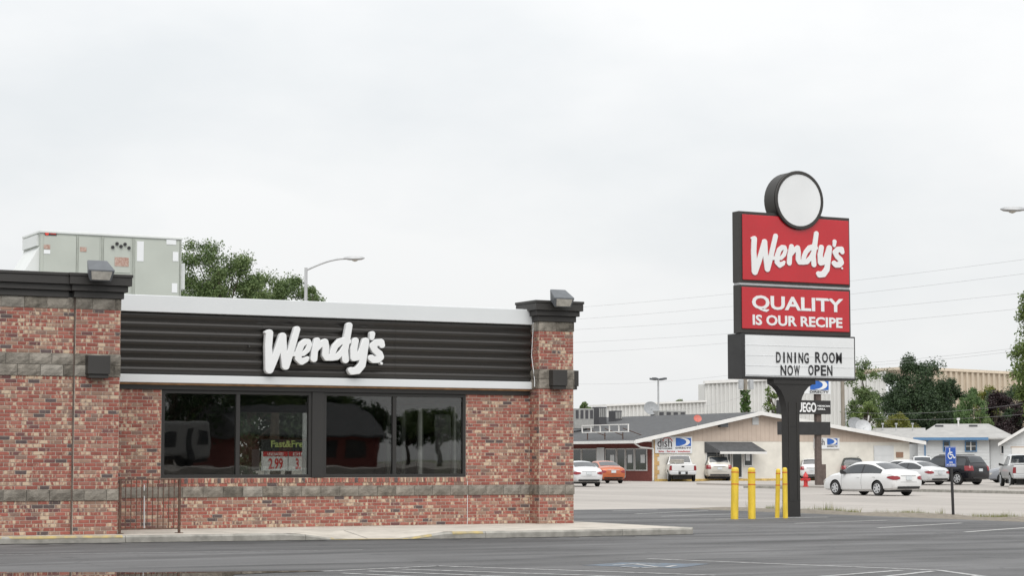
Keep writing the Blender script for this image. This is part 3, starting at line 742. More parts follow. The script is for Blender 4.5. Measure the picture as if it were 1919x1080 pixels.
def sconce(u, v, z, label, w=.2, ry=False):
    t = thing('wall_lamp', label, 'wall lamp', (u, v, z - .2), 0, 'dark box wall lamps')
    B = (lambda a, b, c, d, e, f: MB().box(v - 0 + 0, 0, 0, 0, 0, 0)) if False else None
    if not ry:
        MB().box(u - w, u + w, v - .2, v - .015, z - .13, z + .2).build('shade', M_BRONZE, t, bevel=.006)
        MB().box(u - w * .9, u + w * .9, v - .17, v - .016, z - .2, z - .132).build('diffuser_box', M_BRONZE, t, bevel=.006)
    else:
        MB().box(v + .015, v + .2, u - w, u + w, z - .13, z + .2).build('shade', M_BRONZE, t, bevel=.006)
        MB().box(v + .016, v + .17, u - w * .9, u + w * .9, z - .2, z - .132).build('diffuser_box', M_BRONZE, t, bevel=.006)
    return t
p = on_y(184, 687, VL - .15); sconce(p.x, VL - .02, p.z - .01, 'dark box wall lamp on the left pillar')
p = on_y(1047, 711, VP - .15); sconce(p.x, VP - .02, p.z - .01, 'dark box wall lamp on the front of the right pillar', .17)
sconce(VP + .3, UP1 + .02, p.z, 'dark box wall lamp on the far side of the right pillar', .15, True)

# ------------------------------------------------------------------ rooftop unit
HV = 41.5
h0, h1 = on_y(77, 430, HV).x, on_y(340, 443, HV).x
hz0, hz1, hd = 4.45, 6.08, 1.35
hv = thing('rooftop_air_conditioner', 'grey green rooftop air conditioner with slanted intake hood', 'air conditioner', ((h0 + h1) / 2, HV + 1, 4.2))
MB().box(h0, h1, HV, HV + hd, hz0, hz1 - .05).build('cabinet', M_HVAC, hv)
MB().box(h0 - .03, h1 + .03, HV - .03, HV + hd + .03, hz1 - .052, hz1).build('lid', M_HVAC2, hv, bevel=.01)
MB().box(h0 + .1, h1 - .1, HV + .1, HV + hd - .1, 4.2, hz0).build('roof_curb', M_HVAC, hv)
W_ = h1 - h0
M_HVAC3 = mat('grey_green_seam', (.30, .32, .285), .5)
for (a, b, z0) in ((.02, .245, 4.5), (.262, .41, 4.5), (.44, .63, 5.28), (.46, .63, 4.5), (.665, .985, 4.5)):
    zt = hz1 - .1
    if (a, z0) == (.46, 4.5): zt = 5.26
    MB().box(h0 + W_ * a, h0 + W_ * b, HV - .014, HV - .001, z0, zt).build('access_panel', M_HVAC, hv, bevel=.004)
for a in (.248, .425, .645, .99): MB().box(h0 + W_ * a, h0 + W_ * a + .03, HV - .02, HV - .0015, 4.47, hz1 - .06).build('seam', M_HVAC3, hv)
# intake hood on the left
MB().add([(h0, HV + .1, 5.75), (h0, HV + hd - .1, 5.75), (h0 - .62, HV + hd - .1, 4.7), (h0 - .62, HV + .1, 4.7), (h0, HV + .1, 4.7), (h0, HV + hd - .1, 4.7)],
         [(0, 1, 2, 3), (0, 3, 4), (1, 5, 2), (3, 2, 5, 4), (0, 4, 5, 1)]).build('intake_hood', M_HVAC2, hv)
MB().box(h0 - .05, h0 - .002, HV + .15, HV + hd - .1, 5.78, 6.0).build('vent_cap', M_HVAC2, hv)
def sticker(name, px, m, d=.018):
    a, b = on_y(px[0], px[1], HV - d), on_y(px[2], px[3], HV - d)
    return MB().box(a.x, b.x, HV - d - .003, HV - d + .001, b.z, a.z).build(name, m, hv)
M_STK = mat('warning_sticker', (.30, .16, .12), .6, col2=(.45, .35, .30), scale=30)
M_STKD = mat('dark_nameplate', (.03, .03, .035), .5)
M_STKR = mat('red_badge', (.62, .05, .03), .5)
sticker('nameplate', (84, 433.5, 106, 442), M_STKD)
tp = on_y(88, 437.5, HV - .022); MB().cyl((tp.x, HV - .026, tp.z), (tp.x, HV - .022, tp.z), .042, .042, 16).build('badge', M_STKR, hv)
a, b = on_y(93, 436, HV - .022), on_y(105, 440, HV - .022); text_mesh('badge_lettering', 'TRANE', M_STKR, a.x, b.x, b.z, a.z, HV - .0225, .003, .02, hv)
for q in ((82, 458.5, 94, 467), (150, 463, 162, 472), (215, 482, 241, 500)): sticker('warning_label', q, M_STK)
for q in ((82, 468, 94, 476), (257, 452, 269, 490), (312, 449, 330, 459), (324, 472, 334, 490), (322, 531, 332, 549)): sticker('paper_label', q, M_PANEL)
for (x, y) in ((211, 463.5), (219, 457), (226.5, 462), (234, 458), (241.5, 465)):
    q = on_y(x, y, HV - .02); MB().cyl((q.x, HV - .05, q.z), (q.x, HV - .013, q.z), .033, .033, 12).build('knockout', M_BLACK, hv)
MB().box(h1 + .002, h1 + .13, HV + .12, HV + .5, 5.0, 5.55).build('junction_box', M_HVAC2, hv, bevel=.01)
MB().tube([(h1 + .06, HV + .2, 5.0), (h1 + .02, HV + .15, 4.7), (h1 - .02, HV + .1, 4.3)], .02).build('conduit', M_BLACK, hv)

# ------------------------------------------------------------------ railing
ra, rb = on_z(223.4, 1001.2, ZS), on_z(335.5, 1000.5, ZS)
ry = 36.08; ra = on_y(224, 1001, ry); rb = on_y(335.5, 1000, ry)
rail = thing('iron_railing', 'rusty brown iron railing in front of the recessed wall', 'railing', ((ra.x + rb.x) / 2, ry, ZS))
for u in (ra.x, rb.x):
    MB().box(u - .02, u + .02, ry - .02, ry + .02, ZS + .012, ZS + .98).build('post', M_RUST, rail)
    MB().box(u - .065, u + .065, ry - .05, ry + .05, ZS, ZS + .012).build('foot_plate', M_RUST, rail)
for z in (ZS + .075, ZS + .955): MB().box(ra.x + .02, rb.x - .02, ry - .014, ry + .014, z, z + .024).build('rail', M_RUST, rail)
for i in range(10):
    u = ra.x + (rb.x - ra.x) * (i + 1) / 11
    MB().box(u - .007, u + .007, ry - .007, ry + .007, ZS + .099, ZS + .955).build('bar', M_RUST, rail)

# ------------------------------------------------------------------ pole sign
SV = 43.48                                   # plane of the sign faces
U0, U1 = 29.39, 32.84
SB = Vector((30.95, SV + .15, 0))
ps = thing('pole_sign', 'tall red restaurant pole sign with white letter board on dark pole', 'sign', SB)
def P(x, y, v=SV): q = on_y(x, y, v); return q.x, q.z
MB().box(U0, U1, SV, SV + .30, 5.90, 7.71).build('upper_cabinet', M_BRONZE, ps, bevel=.012)
MB().box(U0 + .02, U1 - .01, SV + .02, SV + .28, 5.84, 5.90).build('spacer', M_GALV, ps)
MB().box(U0 + .01, U1, SV, SV + .30, 4.62, 5.84).build('lower_cabinet', M_BRONZE, ps, bevel=.012)
MB().box(29.43, 32.95, SV - .03, SV + .62, 3.48, 4.615).build('letter_board_cabinet', M_BLACK, ps, bevel=.012)
up = MB().box(U0 + .09, U1 - .045, SV - .03, SV - .002, 5.965, 7.63).build('red_panel', M_RED, ps, bevel=.012)
lp_ = MB().box(U0 + .06, U1 - .06, SV - .03, SV - .002, 4.73, 5.785).build('red_panel', M_RED, ps, bevel=.012)
bp_ = MB().box(29.52, 32.90, SV - .05, SV - .032, 3.53, 4.575).build('letter_panel', M_PANEL, ps, bevel=.004)
for z in (3.80, 4.06, 4.32): MB().box(29.53, 32.89, SV - .056, SV - .051, z, z + .008).build('letter_rail', M_PANEL, bp_)
MB().box(29.53, 32.89, SV - .058, SV - .051, 3.55, 3.575).build('letter_rail', M_GALV, bp_)
# script word, the same outline as on the wall
a0, _ = P(1405.5, 480); a1, _ = P(1580, 480); _, zb = P(1538, 522); _, zt = P(1528, 434)
for i, (n, lps) in enumerate(WORD):
    q = [[((x - WX0) / (WX1 - WX0) * (a1 - a0) + a0, (z - WZ_0) / (WZ_1 - WZ_0) * (zt - zb) + zb) for x, z in lp] for lp in lps]
    shape_mesh(n, q, M_LETTER, SV - .026 - .0007 * i, .03, .004, up)
def fit(txt, m, px, y, bold, parent, name='lettering', depth=.008):
    (xa, _), (xb, _) = P(px[0], 600), P(px[1], 600)
    zc = (px[0] + px[1]) / 2
    text_mesh(name, txt, m, xa, xb, P(zc, px[3])[1], P(zc, px[2])[1], y, depth, bold, parent)
fit('QUALITY', M_LETTER, (1408, 1579, 557, 587.5), SV - .031, .028, lp_)
fit('IS OUR RECIPE', M_LETTER, (1409, 1577, 593, 612.5), SV - .031, .03, lp_)
M_BLKL = mat('black_letter', (.012, .012, .014), .5)
def board_line(words, y0, y1):
    for txt, xa, xb in words:
        w_ = (xb - xa) / len(txt)
        for i, ch in enumerate(txt):
            k = .17 if ch != 'I' else .72
            yy = (P(xa + w_ * i, 650)[0])
            za, zb_ = P((xa + xb) / 2, y1)[1], P((xa + xb) / 2, y0)[1]
            text_mesh('changeable_letter', ch, M_BLKL, P(xa + w_ * (i + k / 2), 670)[0], P(xa + w_ * (i + 1 - k / 2), 670)[0], za, zb_, SV - .06, .004, .02, bp_)
board_line((('DINING', 1451, 1514), ('ROOM', 1524, 1576)), 661, 681)
board_line((('NOW', 1459, 1497), ('OPEN', 1511, 1558)), 685, 704.5)
# round emblem plate on top (plain disc with dark rim)
cu_, cz_ = P(1494.5, 376); cr = .75
sh = MB()
n = 40
for (r, v0, v1, nm, m_) in ((cr, SV + .42, SV - .06, 'emblem_body', M_BRONZE), (cr - .075, SV - .062, SV - .085, 'emblem_disc', M_PANEL)):
    MB().cyl((cu_, v0, cz_), (cu_, v1, cz_), r, r, n).build(nm, m_, ps, smooth=40, bevel=.01)
MB().lathe([(cr + .012, -.075), (cr - .01, -.10), (cr - .072, -.10), (cr - .078, -.062), (cr - .02, -.055), (cr + .012, -.055)], (cu_, SV, cz_), 'y', 44).build('emblem_rim', M_BRONZE, ps, smooth=40)
MB().prism([(cu_ - .98, 7.70), (cu_ - .62, 7.74), (cu_ - .5, 7.86), (cu_ + .5, 7.86), (cu_ + .62, 7.74), (cu_ + .95, 7.70)], 1, SV + .03, SV + .27).build('emblem_saddle', M_BRONZE, ps)
# flared pole
pu0, pu1, pv0, pv1 = 30.83, 31.20, SV + .02, SV + .28
prof = [(0, 0), (2.55, 0), (2.80, .03), (3.02, .09), (3.18, .18), (3.29, .29), (3.36, .42)]
pm = MB()
for (z, f) in prof:
    pm.v += [(pu0 - f, pv0, z), (pu1 + f, pv0, z), (pu1 + f, pv1, z), (pu0 - f, pv1, z)]
for k in range(len(prof) - 1):
    for i in range(4): pm.f.append((4 * k + i, 4 * k + (i + 1) % 4, 4 * k + 4 + (i + 1) % 4, 4 * k + 4 + i))
pm.f += [(3, 2, 1, 0), tuple(4 * (len(prof) - 1) + i for i in range(4))]
pm.build('pole', M_FRAME, ps, smooth=30)
MB().box(30.41, 31.70, pv0 - .02, pv1 + .02, 3.36, 3.479).build('pole_head', M_FRAME, ps)
M_BRONZE2 = mat('dark_bronze_metal_trim', (.032, .030, .028), .45)
for u in (pu0 + .04, pu1 - .07): MB().box(u - .008, u + .008, pv0 - .012, pv0 - .001, .42, 2.9).build('pole_rib', M_BRONZE2, ps)
for z in (.40, 2.28): MB().box(pu0 - .006, pu1 + .006, pv0 - .008, pv1 + .006, z, z + .012).build('pole_seam', M_BLACK, ps)

# ------------------------------------------------------------------ bollards
def bollard(px, py, h, r, lean, label):
    b = on_z(px, py, 0); t = thing('bollard', label, 'bollard', b, 0, 'yellow bollards round the sign pole', local=True)
    MB().lathe([(r, 0), (r, h - .09), (r * .98, h - .05), (r * .85, h - .018), (r * .5, h - .003), (r * .1, h)], n=22).build('sleeve', M_YELLOW, t, smooth=45)
    for z in (h - .13, h - .42): MB().lathe([(r + .001, z), (r + .004, z), (r + .004, z + .02), (r + .001, z + .02)], n=22).build('red_band', M_REDSTR, t, smooth=45)
    t.rotation_euler = (0, lean, 0)
bollard(1376.5, 974, 1.26, .092, R(1.3), 'leftmost thick yellow bollard in front of the sign pole')
bollard(1409, 973.5, 1.25, .092, R(.2), 'thick yellow bollard second from the left by the sign pole')
bollard(1456.5, 971.6, 1.22, .056, R(2.1), 'thin leaning yellow bollard, third from the left')
bollard(1472, 972.2, 1.25, .062, R(-.4), 'thin yellow bollard touching the sign pole')

# ------------------------------------------------------------------ accessible parking sign
ab = on_z(1786.5, 968.5, 0)
t = thing('parking_sign', 'blue accessible parking sign on a thin black post', 'parking sign', ab)
top = on_y(1781.5, 839, ab.y)
dxl = (top.x - ab.x)
MB().hexa([(ab.x - .03, ab.y - .02, 0), (ab.x + .03, ab.y - .02, 0), (ab.x + .03, ab.y + .02, 0), (ab.x - .03, ab.y + .02, 0)],
          [(top.x - .03, ab.y - .02, top.z), (top.x + .03, ab.y - .02, top.z), (top.x + .03, ab.y + .02, top.z), (top.x - .03, ab.y + .02, top.z)]).build('post', M_BLACK, t)
qa, qb = on_y(1771, 838, ab.y - .03), on_y(1792, 875.5, ab.y - .03)
pl = MB().box(qa.x, qb.x, ab.y - .034, ab.y - .028, qb.z, qa.z).build('plate', M_BLUE, t, bevel=.002)
w_ = qb.x - qa.x; hh = qa.z - qb.z
def pz(p): return (qa.x + w_ * p[0], qa.z - hh * p[1])
ic = outline([[(40, 12, 5), (41, 12, 5)], [(40, 22, 4), (43, 48, 4), (66, 50, 4), (80, 70, 4), (88, 66, 3.5)], [(42, 34, 3.5), (62, 34, 3.5)],
              [(32, 38, 3.2), (24, 50, 3.2), (26, 64, 3.2), (38, 74, 3.2), (52, 73, 3.2), (62, 64, 3.2)]], 1.2)
shape_mesh('wheelchair_symbol', [[pz((x / 100, y / 130 + .02)) for x, y in lp] for lp in ic], M_LETTER, ab.y - .0345, .004, 0, pl)
for (txt, a, b, c, d) in (('VAN', .34, .66, .74, .82), ('ACCESSIBLE', .1, .9, .86, .94)):
    (xa, za), (xb, zb_) = pz((a, c)), pz((b, d)); text_mesh('lettering', txt, M_LETTER, xa, xb, zb_, za, ab.y - .0345, .003, .02, pl)
rect_frame('border', qa.x + .01, qb.x - .01, qb.z + .01, qa.z - .01, .006, ab.y - .0365, ab.y - .0345, pl, M_LETTER)

# ------------------------------------------------------------------ grass on the verge
gm = MB(); rg = random.Random(3)
tufts = []
for i in range(700):
    v = rg.uniform(34, 52); u = 36.1 + rg.uniform(-.9, .6)
    if math.sin(v * 1.7) + rg.uniform(-.9, .9) < -.1: continue
    tufts.append((u, v))
for (u, v) in tufts:
    hgt = rg.uniform(.07, .22) * (1.8 if rg.random() < .07 else 1)
    for k in range(18):
        a = rg.uniform(0, 2 * math.pi); r = rg.uniform(0, .16); x, y = u + r * math.cos(a), v + r * math.sin(a)
        h = hgt * rg.uniform(.5, 1.1); lx, ly = rg.uniform(-.08, .08), rg.uniform(-.08, .08); w = .008
        c, s_ = math.cos(a + 1.57) * w, math.sin(a + 1.57) * w
        gm.add([(x - c, y - s_, -.12), (x + c, y + s_, -.12), (x + lx + c * .3, y + ly + s_ * .3, -.1 + h)], [(0, 1, 2)])
M_GRASS = leaf_mat('verge_grass', (.10, .15, .035), (.30, .27, .11))
me = bpy.data.meshes.new('grass'); me.from_pydata(gm.v, [], gm.f); me.materials.append(M_GRASS)
stuff(tag(link('grass', me), 'patchy green and dry grass along the street verge', 'grass'))

# ------------------------------------------------------------------ street furniture across the street
hb = on_z(1510, 913, ZF + .13)
t = thing('fire_hydrant', 'red fire hydrant on the traffic island', 'hydrant', hb, local=True)
MB().lathe([(.16, 0), (.16, .05), (.11, .06), (.11, .48), (.15, .5), (.15, .55), (.13, .58), (.10, .68), (.04, .74), (.03, .8), (.005, .8)], n=16).build('barrel', M_HYD, t, smooth=35)
MB().cyl((-.24, 0, .38), (.24, 0, .38), .065, .065, 12).cyl((-.27, 0, .38), (-.24, 0, .38), .08, .08, 8).cyl((.24, 0, .38), (.27, 0, .38), .08, .08, 8).build('side_nozzle', M_HYD, t)
MB().cyl((0, -.2, .36), (0, 0, .36), .085, .085, 12).build('front_nozzle', M_HYD, t)

# neighbour's pylon sign (satellite TV, grill, message board)
nb_ = on_z(1535, 910, ZF + .13); NV = nb_.y
py = thing('pylon_sign', 'satellite television and grill pylon sign behind the dark sign pole', 'sign', nb_)
def N(x, y, v=None): q = on_y(x, y, (v or NV - .25)); return q.x, q.z
pa, pb = N(1528, 800, NV)[0], N(1537, 800, NV)[0]
MB().box(pa, pb, NV - .12, NV + .12, ZF + .13, N(1530, 712)[1]).build('pole', mat('brown_steel', (.10, .075, .065), .7, var=.2), py)
MB().box(pb + .02, pb + .3, NV - .1, NV + .12, ZF + .13, N(1540, 871, NV)[1]).build('stub_post', mat('brown_steel', (.10, .075, .065)), py)
(xa, za), (xb, zb_) = N(1462, 716), N(1557, 739.5)
tv = MB().box(xa, xb, NV - .25, NV + .25, zb_, za + .6).build('television_panel', M_PANEL, py, bevel=.01)
(xa, za), (xb, zb_) = N(1464, 750), N(1557, 777)
gr = MB().box(xa, xb, NV - .25, NV + .25, zb_, za).build('grill_panel', M_BLACK, py, bevel=.01)
(xa, za), (xb, zb_) = N(1465, 790.5), N(1557.5, 816)
MB().box(xa, xb, NV - .2, NV + .2, zb_, za).build('message_board', M_BLACK, py, bevel=.01)
def tx(txt, m, x0, x1, y0, y1, par, bold=.02, v=None):
    (xa, za), (xb, zb_) = N(x0, y0, v), N(x1, y1, v); text_mesh('lettering', txt, m, xa, xb, zb_, za, (v or NV - .25) - .004, .02, bold, par)
tx('FUEGO', M_LETTER, 1489, 1529.5, 754.5, 773.5, gr, .03); tx('MEXICAN', M_LETTER, 1532, 1555, 760, 763.5, gr, .03); tx('GRILL', M_LETTER, 1532, 1546.5, 765.5, 769, gr, .03)
tx('DIRECTV', M_BLKL, 1517.5, 1552.5, 732.5, 737.5, tv, .01)
M_LBLUE = mat('logo_blue', (.02, .11, .42), .5)
def tv_logo(x0, x1, y0, y1, y, fn, par, th=.02):
    """blue box with a white curved D swoosh"""
    (xa, za), (xb, zb_) = fn(x0, y0), fn(x1, y1); w, h = xb - xa, za - zb_
    MB().box(xa, xb, y - th, y, zb_, za).build('logo_field', M_LBLUE, par)
    o, i_ = [], []
    for k in range(13):
        a = -math.pi / 2 + math.pi * k / 12
        o.append((xa + w * (.42 + .50 * math.cos(a)), zb_ + h * (.5 + .5 * math.sin(a))))
        i_.append((xa + w * (.22 + .46 * math.cos(a)), zb_ + h * (.5 + .44 * math.sin(a)) + .0))
    lp = o + i_[::-1]
    shape_mesh('logo_swoosh', [lp], M_LETTER, y - th - .002, th * .6, 0, par)
tv_logo(1518, 1552.5, 712, 731.5, NV - .254, N, tv)

# ------------------------------------------------------------------ satellite shop across the street
GV = on_z(1225, 903, ZF).y
def G(x, y, v=None): q = on_y(x, y, GV if v is None else v); return q.x, q.z
shop = thing('satellite_shop', 'low cream gabled shop with dark shingle roof and storefront', 'shop', (90, GV, ZF))
xl, xr = G(1226, 880)[0], G(1705, 880)[0]
EZ, RZ, RX = 2.83, 5.0, 89.07                # eave and ridge
el, er = 78.1, 104.5
MB().prism([(xl, ZF), (xr, ZF), (xr, 2.80), (xl, 2.80)], 1, GV, GV + .3).build('gable_wall', M_CREAM, shop)
ztan = 3.05
def roof_z(u): return EZ + (RZ - EZ) * ((u - el) / (RX - el) if u < RX else (er - u) / (er - RX))
MB().prism([(xl, 2.80), (xr, 2.80), (xr, roof_z(xr) - .12), (RX, RZ - .16), (xl, roof_z(xl) - .12)], 1, GV - .02, GV + .28).build('gable_siding', M_TAN, shop)
for i in range(58):
    u = xl + .2 + i * (xr - xl - .3) / 58; MB().box(u, u + .04, GV - .035, GV - .021, 2.82, roof_z(u) - .2).build('siding_batten', M_TAN, shop)
DEP = 30
MB().prism([(el, EZ - .16), (el, EZ), (RX, RZ), (RX, RZ - .16)], 1, GV - .58, GV + DEP).build('roof_slope', M_SHINGLE, shop)
MB().prism([(er, EZ - .16), (er, EZ), (RX + .002, RZ), (RX + .002, RZ - .16)], 1, GV - .58, GV + DEP).build('roof_slope', M_SHINGLE, shop)
MB().prism([(el - .03, EZ - .24), (el - .03, EZ + .03), (RX, RZ + .04), (RX, RZ - .24)], 1, GV - .66, GV - .582).build('barge_board', M_TRIM, shop)
MB().prism([(er + .03, EZ - .24), (er + .03, EZ + .03), (RX + .002, RZ + .04), (RX + .002, RZ - .24)], 1, GV - .66, GV - .582).build('barge_board', M_TRIM, shop)
MB().box(el - .12, el - .032, GV - .6, GV + DEP, EZ - .22, EZ - .01).build('gutter', M_TRIM, shop)
MB().tube([(el - .05, GV - .5, EZ - .2), (el + .6, GV - .3, EZ - .5), (xl - .12, GV - .08, EZ - .6), (xl - .12, GV - .08, ZF + .1)], .06).build('downpipe', M_TRIM, shop)
MB().box(xl, xr, GV - .05, GV - .002, ZF, ZF + .16).build('yellow_base', mat('yellow_base', (.55, .38, .12), .8, var=.3), shop)
for i in range(9):
    z = ZF + .2 + i * .32; w = .42 if i % 2 else .26
    MB().box(xl - .03, xl + w, GV - .03, GV - .003, z, z + .3).build('quoin', M_QUOIN, shop)
# long side with shopfront
sx_ = xl + .0
MB().box(sx_ - .01, sx_ + .25, GV + .3, GV + DEP - .5, ZF, 2.75).build('long_wall', M_REDBR, shop)
FRU = sx_ - .02
for i, (a, b, zz0) in enumerate(((.9, 2.6, .62), (2.7, 3.9, .62), (4.0, 5.2, .1), (5.3, 6.9, .62), (8.2, 10.5, .62), (10.6, 12.9, .62))):
    f = MB().box(FRU - .06, FRU, GV + a, GV + b, zz0, zz0 + .07).box(FRU - .06, FRU, GV + a, GV + b, 2.2, 2.28).box(FRU - .06, FRU, GV + a, GV + a + .07, zz0 + .07, 2.2).box(FRU - .06, FRU, GV + b - .07, GV + b, zz0 + .07, 2.2).build('shop_window' if zz0 > .2 else 'shop_door', M_TRIM, shop)
    MB().box(FRU - .03, FRU - .02, GV + a + .07, GV + b - .07, zz0 + .07, 2.2).build('pane', M_FARGLASS, f)
    if i in (0, 1, 3): MB().box(FRU - .045, FRU - .035, GV + a + .3, GV + a + .9, 1.2, 1.8).build('window_poster', M_PANEL, f)
# side-facing shop boards
sd_ = MB().box(FRU - .1, FRU - .05, GV + 7.0, GV + 8.1, .55, 2.35).build('shop_board', M_PANEL, shop)
# main wall sign: dish / DIRECTV style board
bx0, bz0 = G(1228, 850, GV - .1); bx1, bz1 = G(1297, 819, GV - .1)
bd = MB().box(bx0, bx1, GV - .1, GV - .04, bz0, bz1).build('shop_sign', M_PANEL, shop)
G2 = lambda x, y: G(x, y, GV - .1)
def txg(txt, m, x0, x1, y0, y1, par, bold=.0):
    (xa, za), (xb, zb_) = G2(x0, y0), G2(x1, y1); text_mesh('lettering', txt, m, xa, xb, zb_, za, GV - .101, .03, bold, par)
M_DKT = mat('dark_lettering', (.05, .04, .045), .6); M_RDT = mat('red_lettering', (.5, .03, .03), .6)
txg('dish', M_DKT, 1232, 1259, 823, 838.5, bd); txg('NETWORK', M_DKT, 1232, 1260, 840, 842.5, bd); txg('DIRECTV', M_DKT, 1266, 1295, 838.8, 841.8, bd)
txg('Sales - Service - Installation', M_RDT, 1234, 1293, 845, 848, bd)
tv_logo(1266.5, 1294.5, 821.5, 836.5, GV - .104, G2, bd, .03)
arc = []
for k in range(9):
    a = math.pi * (.75 - .72 * k / 8); arc.append((1250 + 9.5 * math.cos(a), 828.5 - 7.5 * math.sin(a), .55))
al = outline([arc, [(1242.3, 826, 1.1), (1242.4, 826, 1.1)]], .35)
shape_mesh('logo_arc', [[G2(*p) for p in lp] for lp in al], M_RDT, GV - .105, .03, 0, bd)
# entrance under a pent roof
ax0, az0 = G(1322, 836); ax1, _ = G(1421, 836)
MB().add([(ax0 - .1, GV - .03, 2.75), (ax1 - .6, GV - .03, 2.75), (ax1, GV - 1.1, 2.05), (ax0 + .6, GV - 1.1, 2.05), (ax0 + .6, GV - 1.1, 1.95), (ax1, GV - 1.1, 1.95), (ax1 - .6, GV - .03, 1.95), (ax0 - .1, GV - .03, 1.95)],
         [(0, 1, 2, 3), (3, 2, 5, 4), (0, 3, 4, 7), (1, 6, 5, 2), (4, 5, 6, 7), (0, 7, 6, 1)]).build('porch_roof', M_SHINGLE, shop)
MB().box(ax0 + .55, ax1 + .02, GV - 1.14, GV - 1.102, 1.86, 2.03).build('porch_fascia', M_TRIM, shop)
for (x0, x1, y1, nm) in ((1322, 1349, 874, 'entrance_window'), (1352, 1369, 874, 'entrance_window'), (1370.5, 1391, 897, 'entrance_door'), (1392.5, 1410, 875, 'entrance_window')):
    (a, zt_), (b, zb_) = G(x0, 844), G(x1, y1)
    f = rect_frame(nm, a, b, zb_, zt_, .09, GV - .07, GV - .003, shop, M_TRIM)
    MB().box(a + .09, b - .09, GV - .04, GV - .03, zb_ + .09, zt_ - .09).build('pane', M_FARGLASS, f)
    if x0 in (1352, 1392.5): MB().box(a + .2, b - .25, GV - .055, GV - .045, zt_ - .8, zt_ - .25).build('window_poster', M_PANEL, f)
    if x0 == 1322: MB().box((a + b) / 2 + .3, (a + b) / 2 + .38, GV - .06, GV - .045, zb_ + .09, zt_ - .09).build('mullion', M_TRIM, f)
a, z_ = G(1352, 797.5); MB().box(a - .35, a + .35, GV - .4, GV - .03, z_ - .15, z_ + .2).build('floodlight', M_GREYM, shop, bevel=.03)
(a, zt_), (b, zb_) = G(1409, 782), G(1421, 797); MB().box(a, b, GV - .08, GV - .036, zb_, zt_).build('gable_vent', M_SIDING, shop, bevel=.02)
# right-hand garage bay
(a, zt_), (b, zb_) = G(1637, 836), G(1675, 885)
gd = MB().box(a, b, GV - .06, GV - .003, ZF, zt_).build('garage_door', M_SIDING, shop)
for i in range(4): MB().box(a + .05, b - .05, GV - .075, GV - .062, ZF + .1 + .6 * i, ZF + .62 + .6 * i).build('door_panel', M_SIDING, gd)
(a, zt_), (b, zb_) = G(1679, 848), G(1692, 858); MB().box(a, b, GV - .06, GV - .003, zb_, zt_).build('small_window', mat('brown_frame', (.25, .15, .1), .7), shop)
(a, zt_), (b, zb_) = G(1524, 821), G(1572, 842)
s2 = MB().box(a, b, GV - .1, GV - .04, zb_, zt_).build('shop_sign', M_PANEL, shop)
txg('dish', M_DKT, 1529, 1545, 823, 835, s2); tv_logo(1550, 1569, 822.5, 834, GV - .104, G2, s2, .03); txg('DIRECTV', M_DKT, 1550, 1569.5, 836, 838.5, s2)
# roof clutter
def dish(name, x, y, v, r, m, label, tilt=R(40)):
    q = on_y(x, y, v); z0 = roof_z(q.x) if el < q.x < er else q.z - 1.2
    t = thing(name, label, 'satellite dish', (q.x, v, z0), local=True)
    h = q.z - z0
    MB().cyl((0, 0, 0), (0, 0, h), .03, .03, 6).build('mast', M_GALV, t)
    prof_ = [(r * k / 5, -.0 + .28 * r * (k / 5) ** 2) for k in range(6)] + [(r, .28 * r + .015)] + [(r * k / 5, .02 + .28 * r * (k / 5) ** 2) for k in range(5, 0, -1)]
    d = MB().lathe([(max(a_, .004), b__) for a_, b__ in prof_], n=20).build('reflector', m, t, smooth=50)
    d.location = (0, 0, h); d.rotation_euler = (R(62), 0, R(-20))
    MB().cyl((0, 0, h), (-.1 * r, -.75 * r, h + .1 * r), .012, .012, 5).build('feed_arm', M_GALV, t)
M_MESHD = mat('mesh_dish_grey', (.25, .26, .27), .6)
dish('satellite_dish', 1307, 786, GV - .3, .30, mat('orange_red_dish', (.48, .13, .10), .5, var=.15), 'small orange red satellite dish on the shop gable edge')
dish('satellite_dish', 1219.5, 767.5, GV + 18, .62, M_MESHD, 'grey mesh satellite dish standing behind the shop ridge')
dish('satellite_dish', 1602, 797, GV + 3, .6, M_MESHD, 'dark satellite dish on the right roof slope by the utility pole')
dish('satellite_dish', 1617, 803, GV + 2, .65, M_GALV, 'pale grey satellite dish above the garage bay')
M_UNIT = mat('roof_unit_grey', (.30, .30, .29), .7)
M_UNITD = mat('roof_unit_dark', (.06, .06, .065), .7)
for i, (x0, x1, y0, y1, v, m_, lb) in enumerate(((1077, 1113, 766, 783, 15, M_UNIT, 'grey cooling unit beside the brick pillar on the shop roof'), (1122, 1137, 763, 780, 16, M_UNITD, 'dark square cooling unit on the shop roof'),
        (1153, 1166, 770, 783, 17, M_UNITD, 'small black roof vent box left of the mesh dish'), (1233, 1286, 770, 781, 17, M_UNIT, 'long grey roof unit right of the mesh dish'))):
    A, Bq = on_y(x0, y0, GV + v), on_y(x1, y1, GV + v)
    t = thing('roof_unit', lb, 'roof unit', ((A.x + Bq.x) / 2, GV + v + .5, Bq.z - .8), 0, 'units on the shop roof')
    MB().box(A.x, Bq.x, GV + v, GV + v + 1.1, Bq.z - .9, A.z).build('casing', m_, t, bevel=.03)
    nn = 4
    for k in range(nn):
        a = A.x + (Bq.x - A.x) * (k + .2) / nn; b = A.x + (Bq.x - A.x) * (k + .8) / nn
        MB().box(a, b, GV + v - .02, GV + v - .002, Bq.z - .1, A.z - .12).build('louvre', M_UNITD if m_ is M_UNIT else M_UNIT, t)
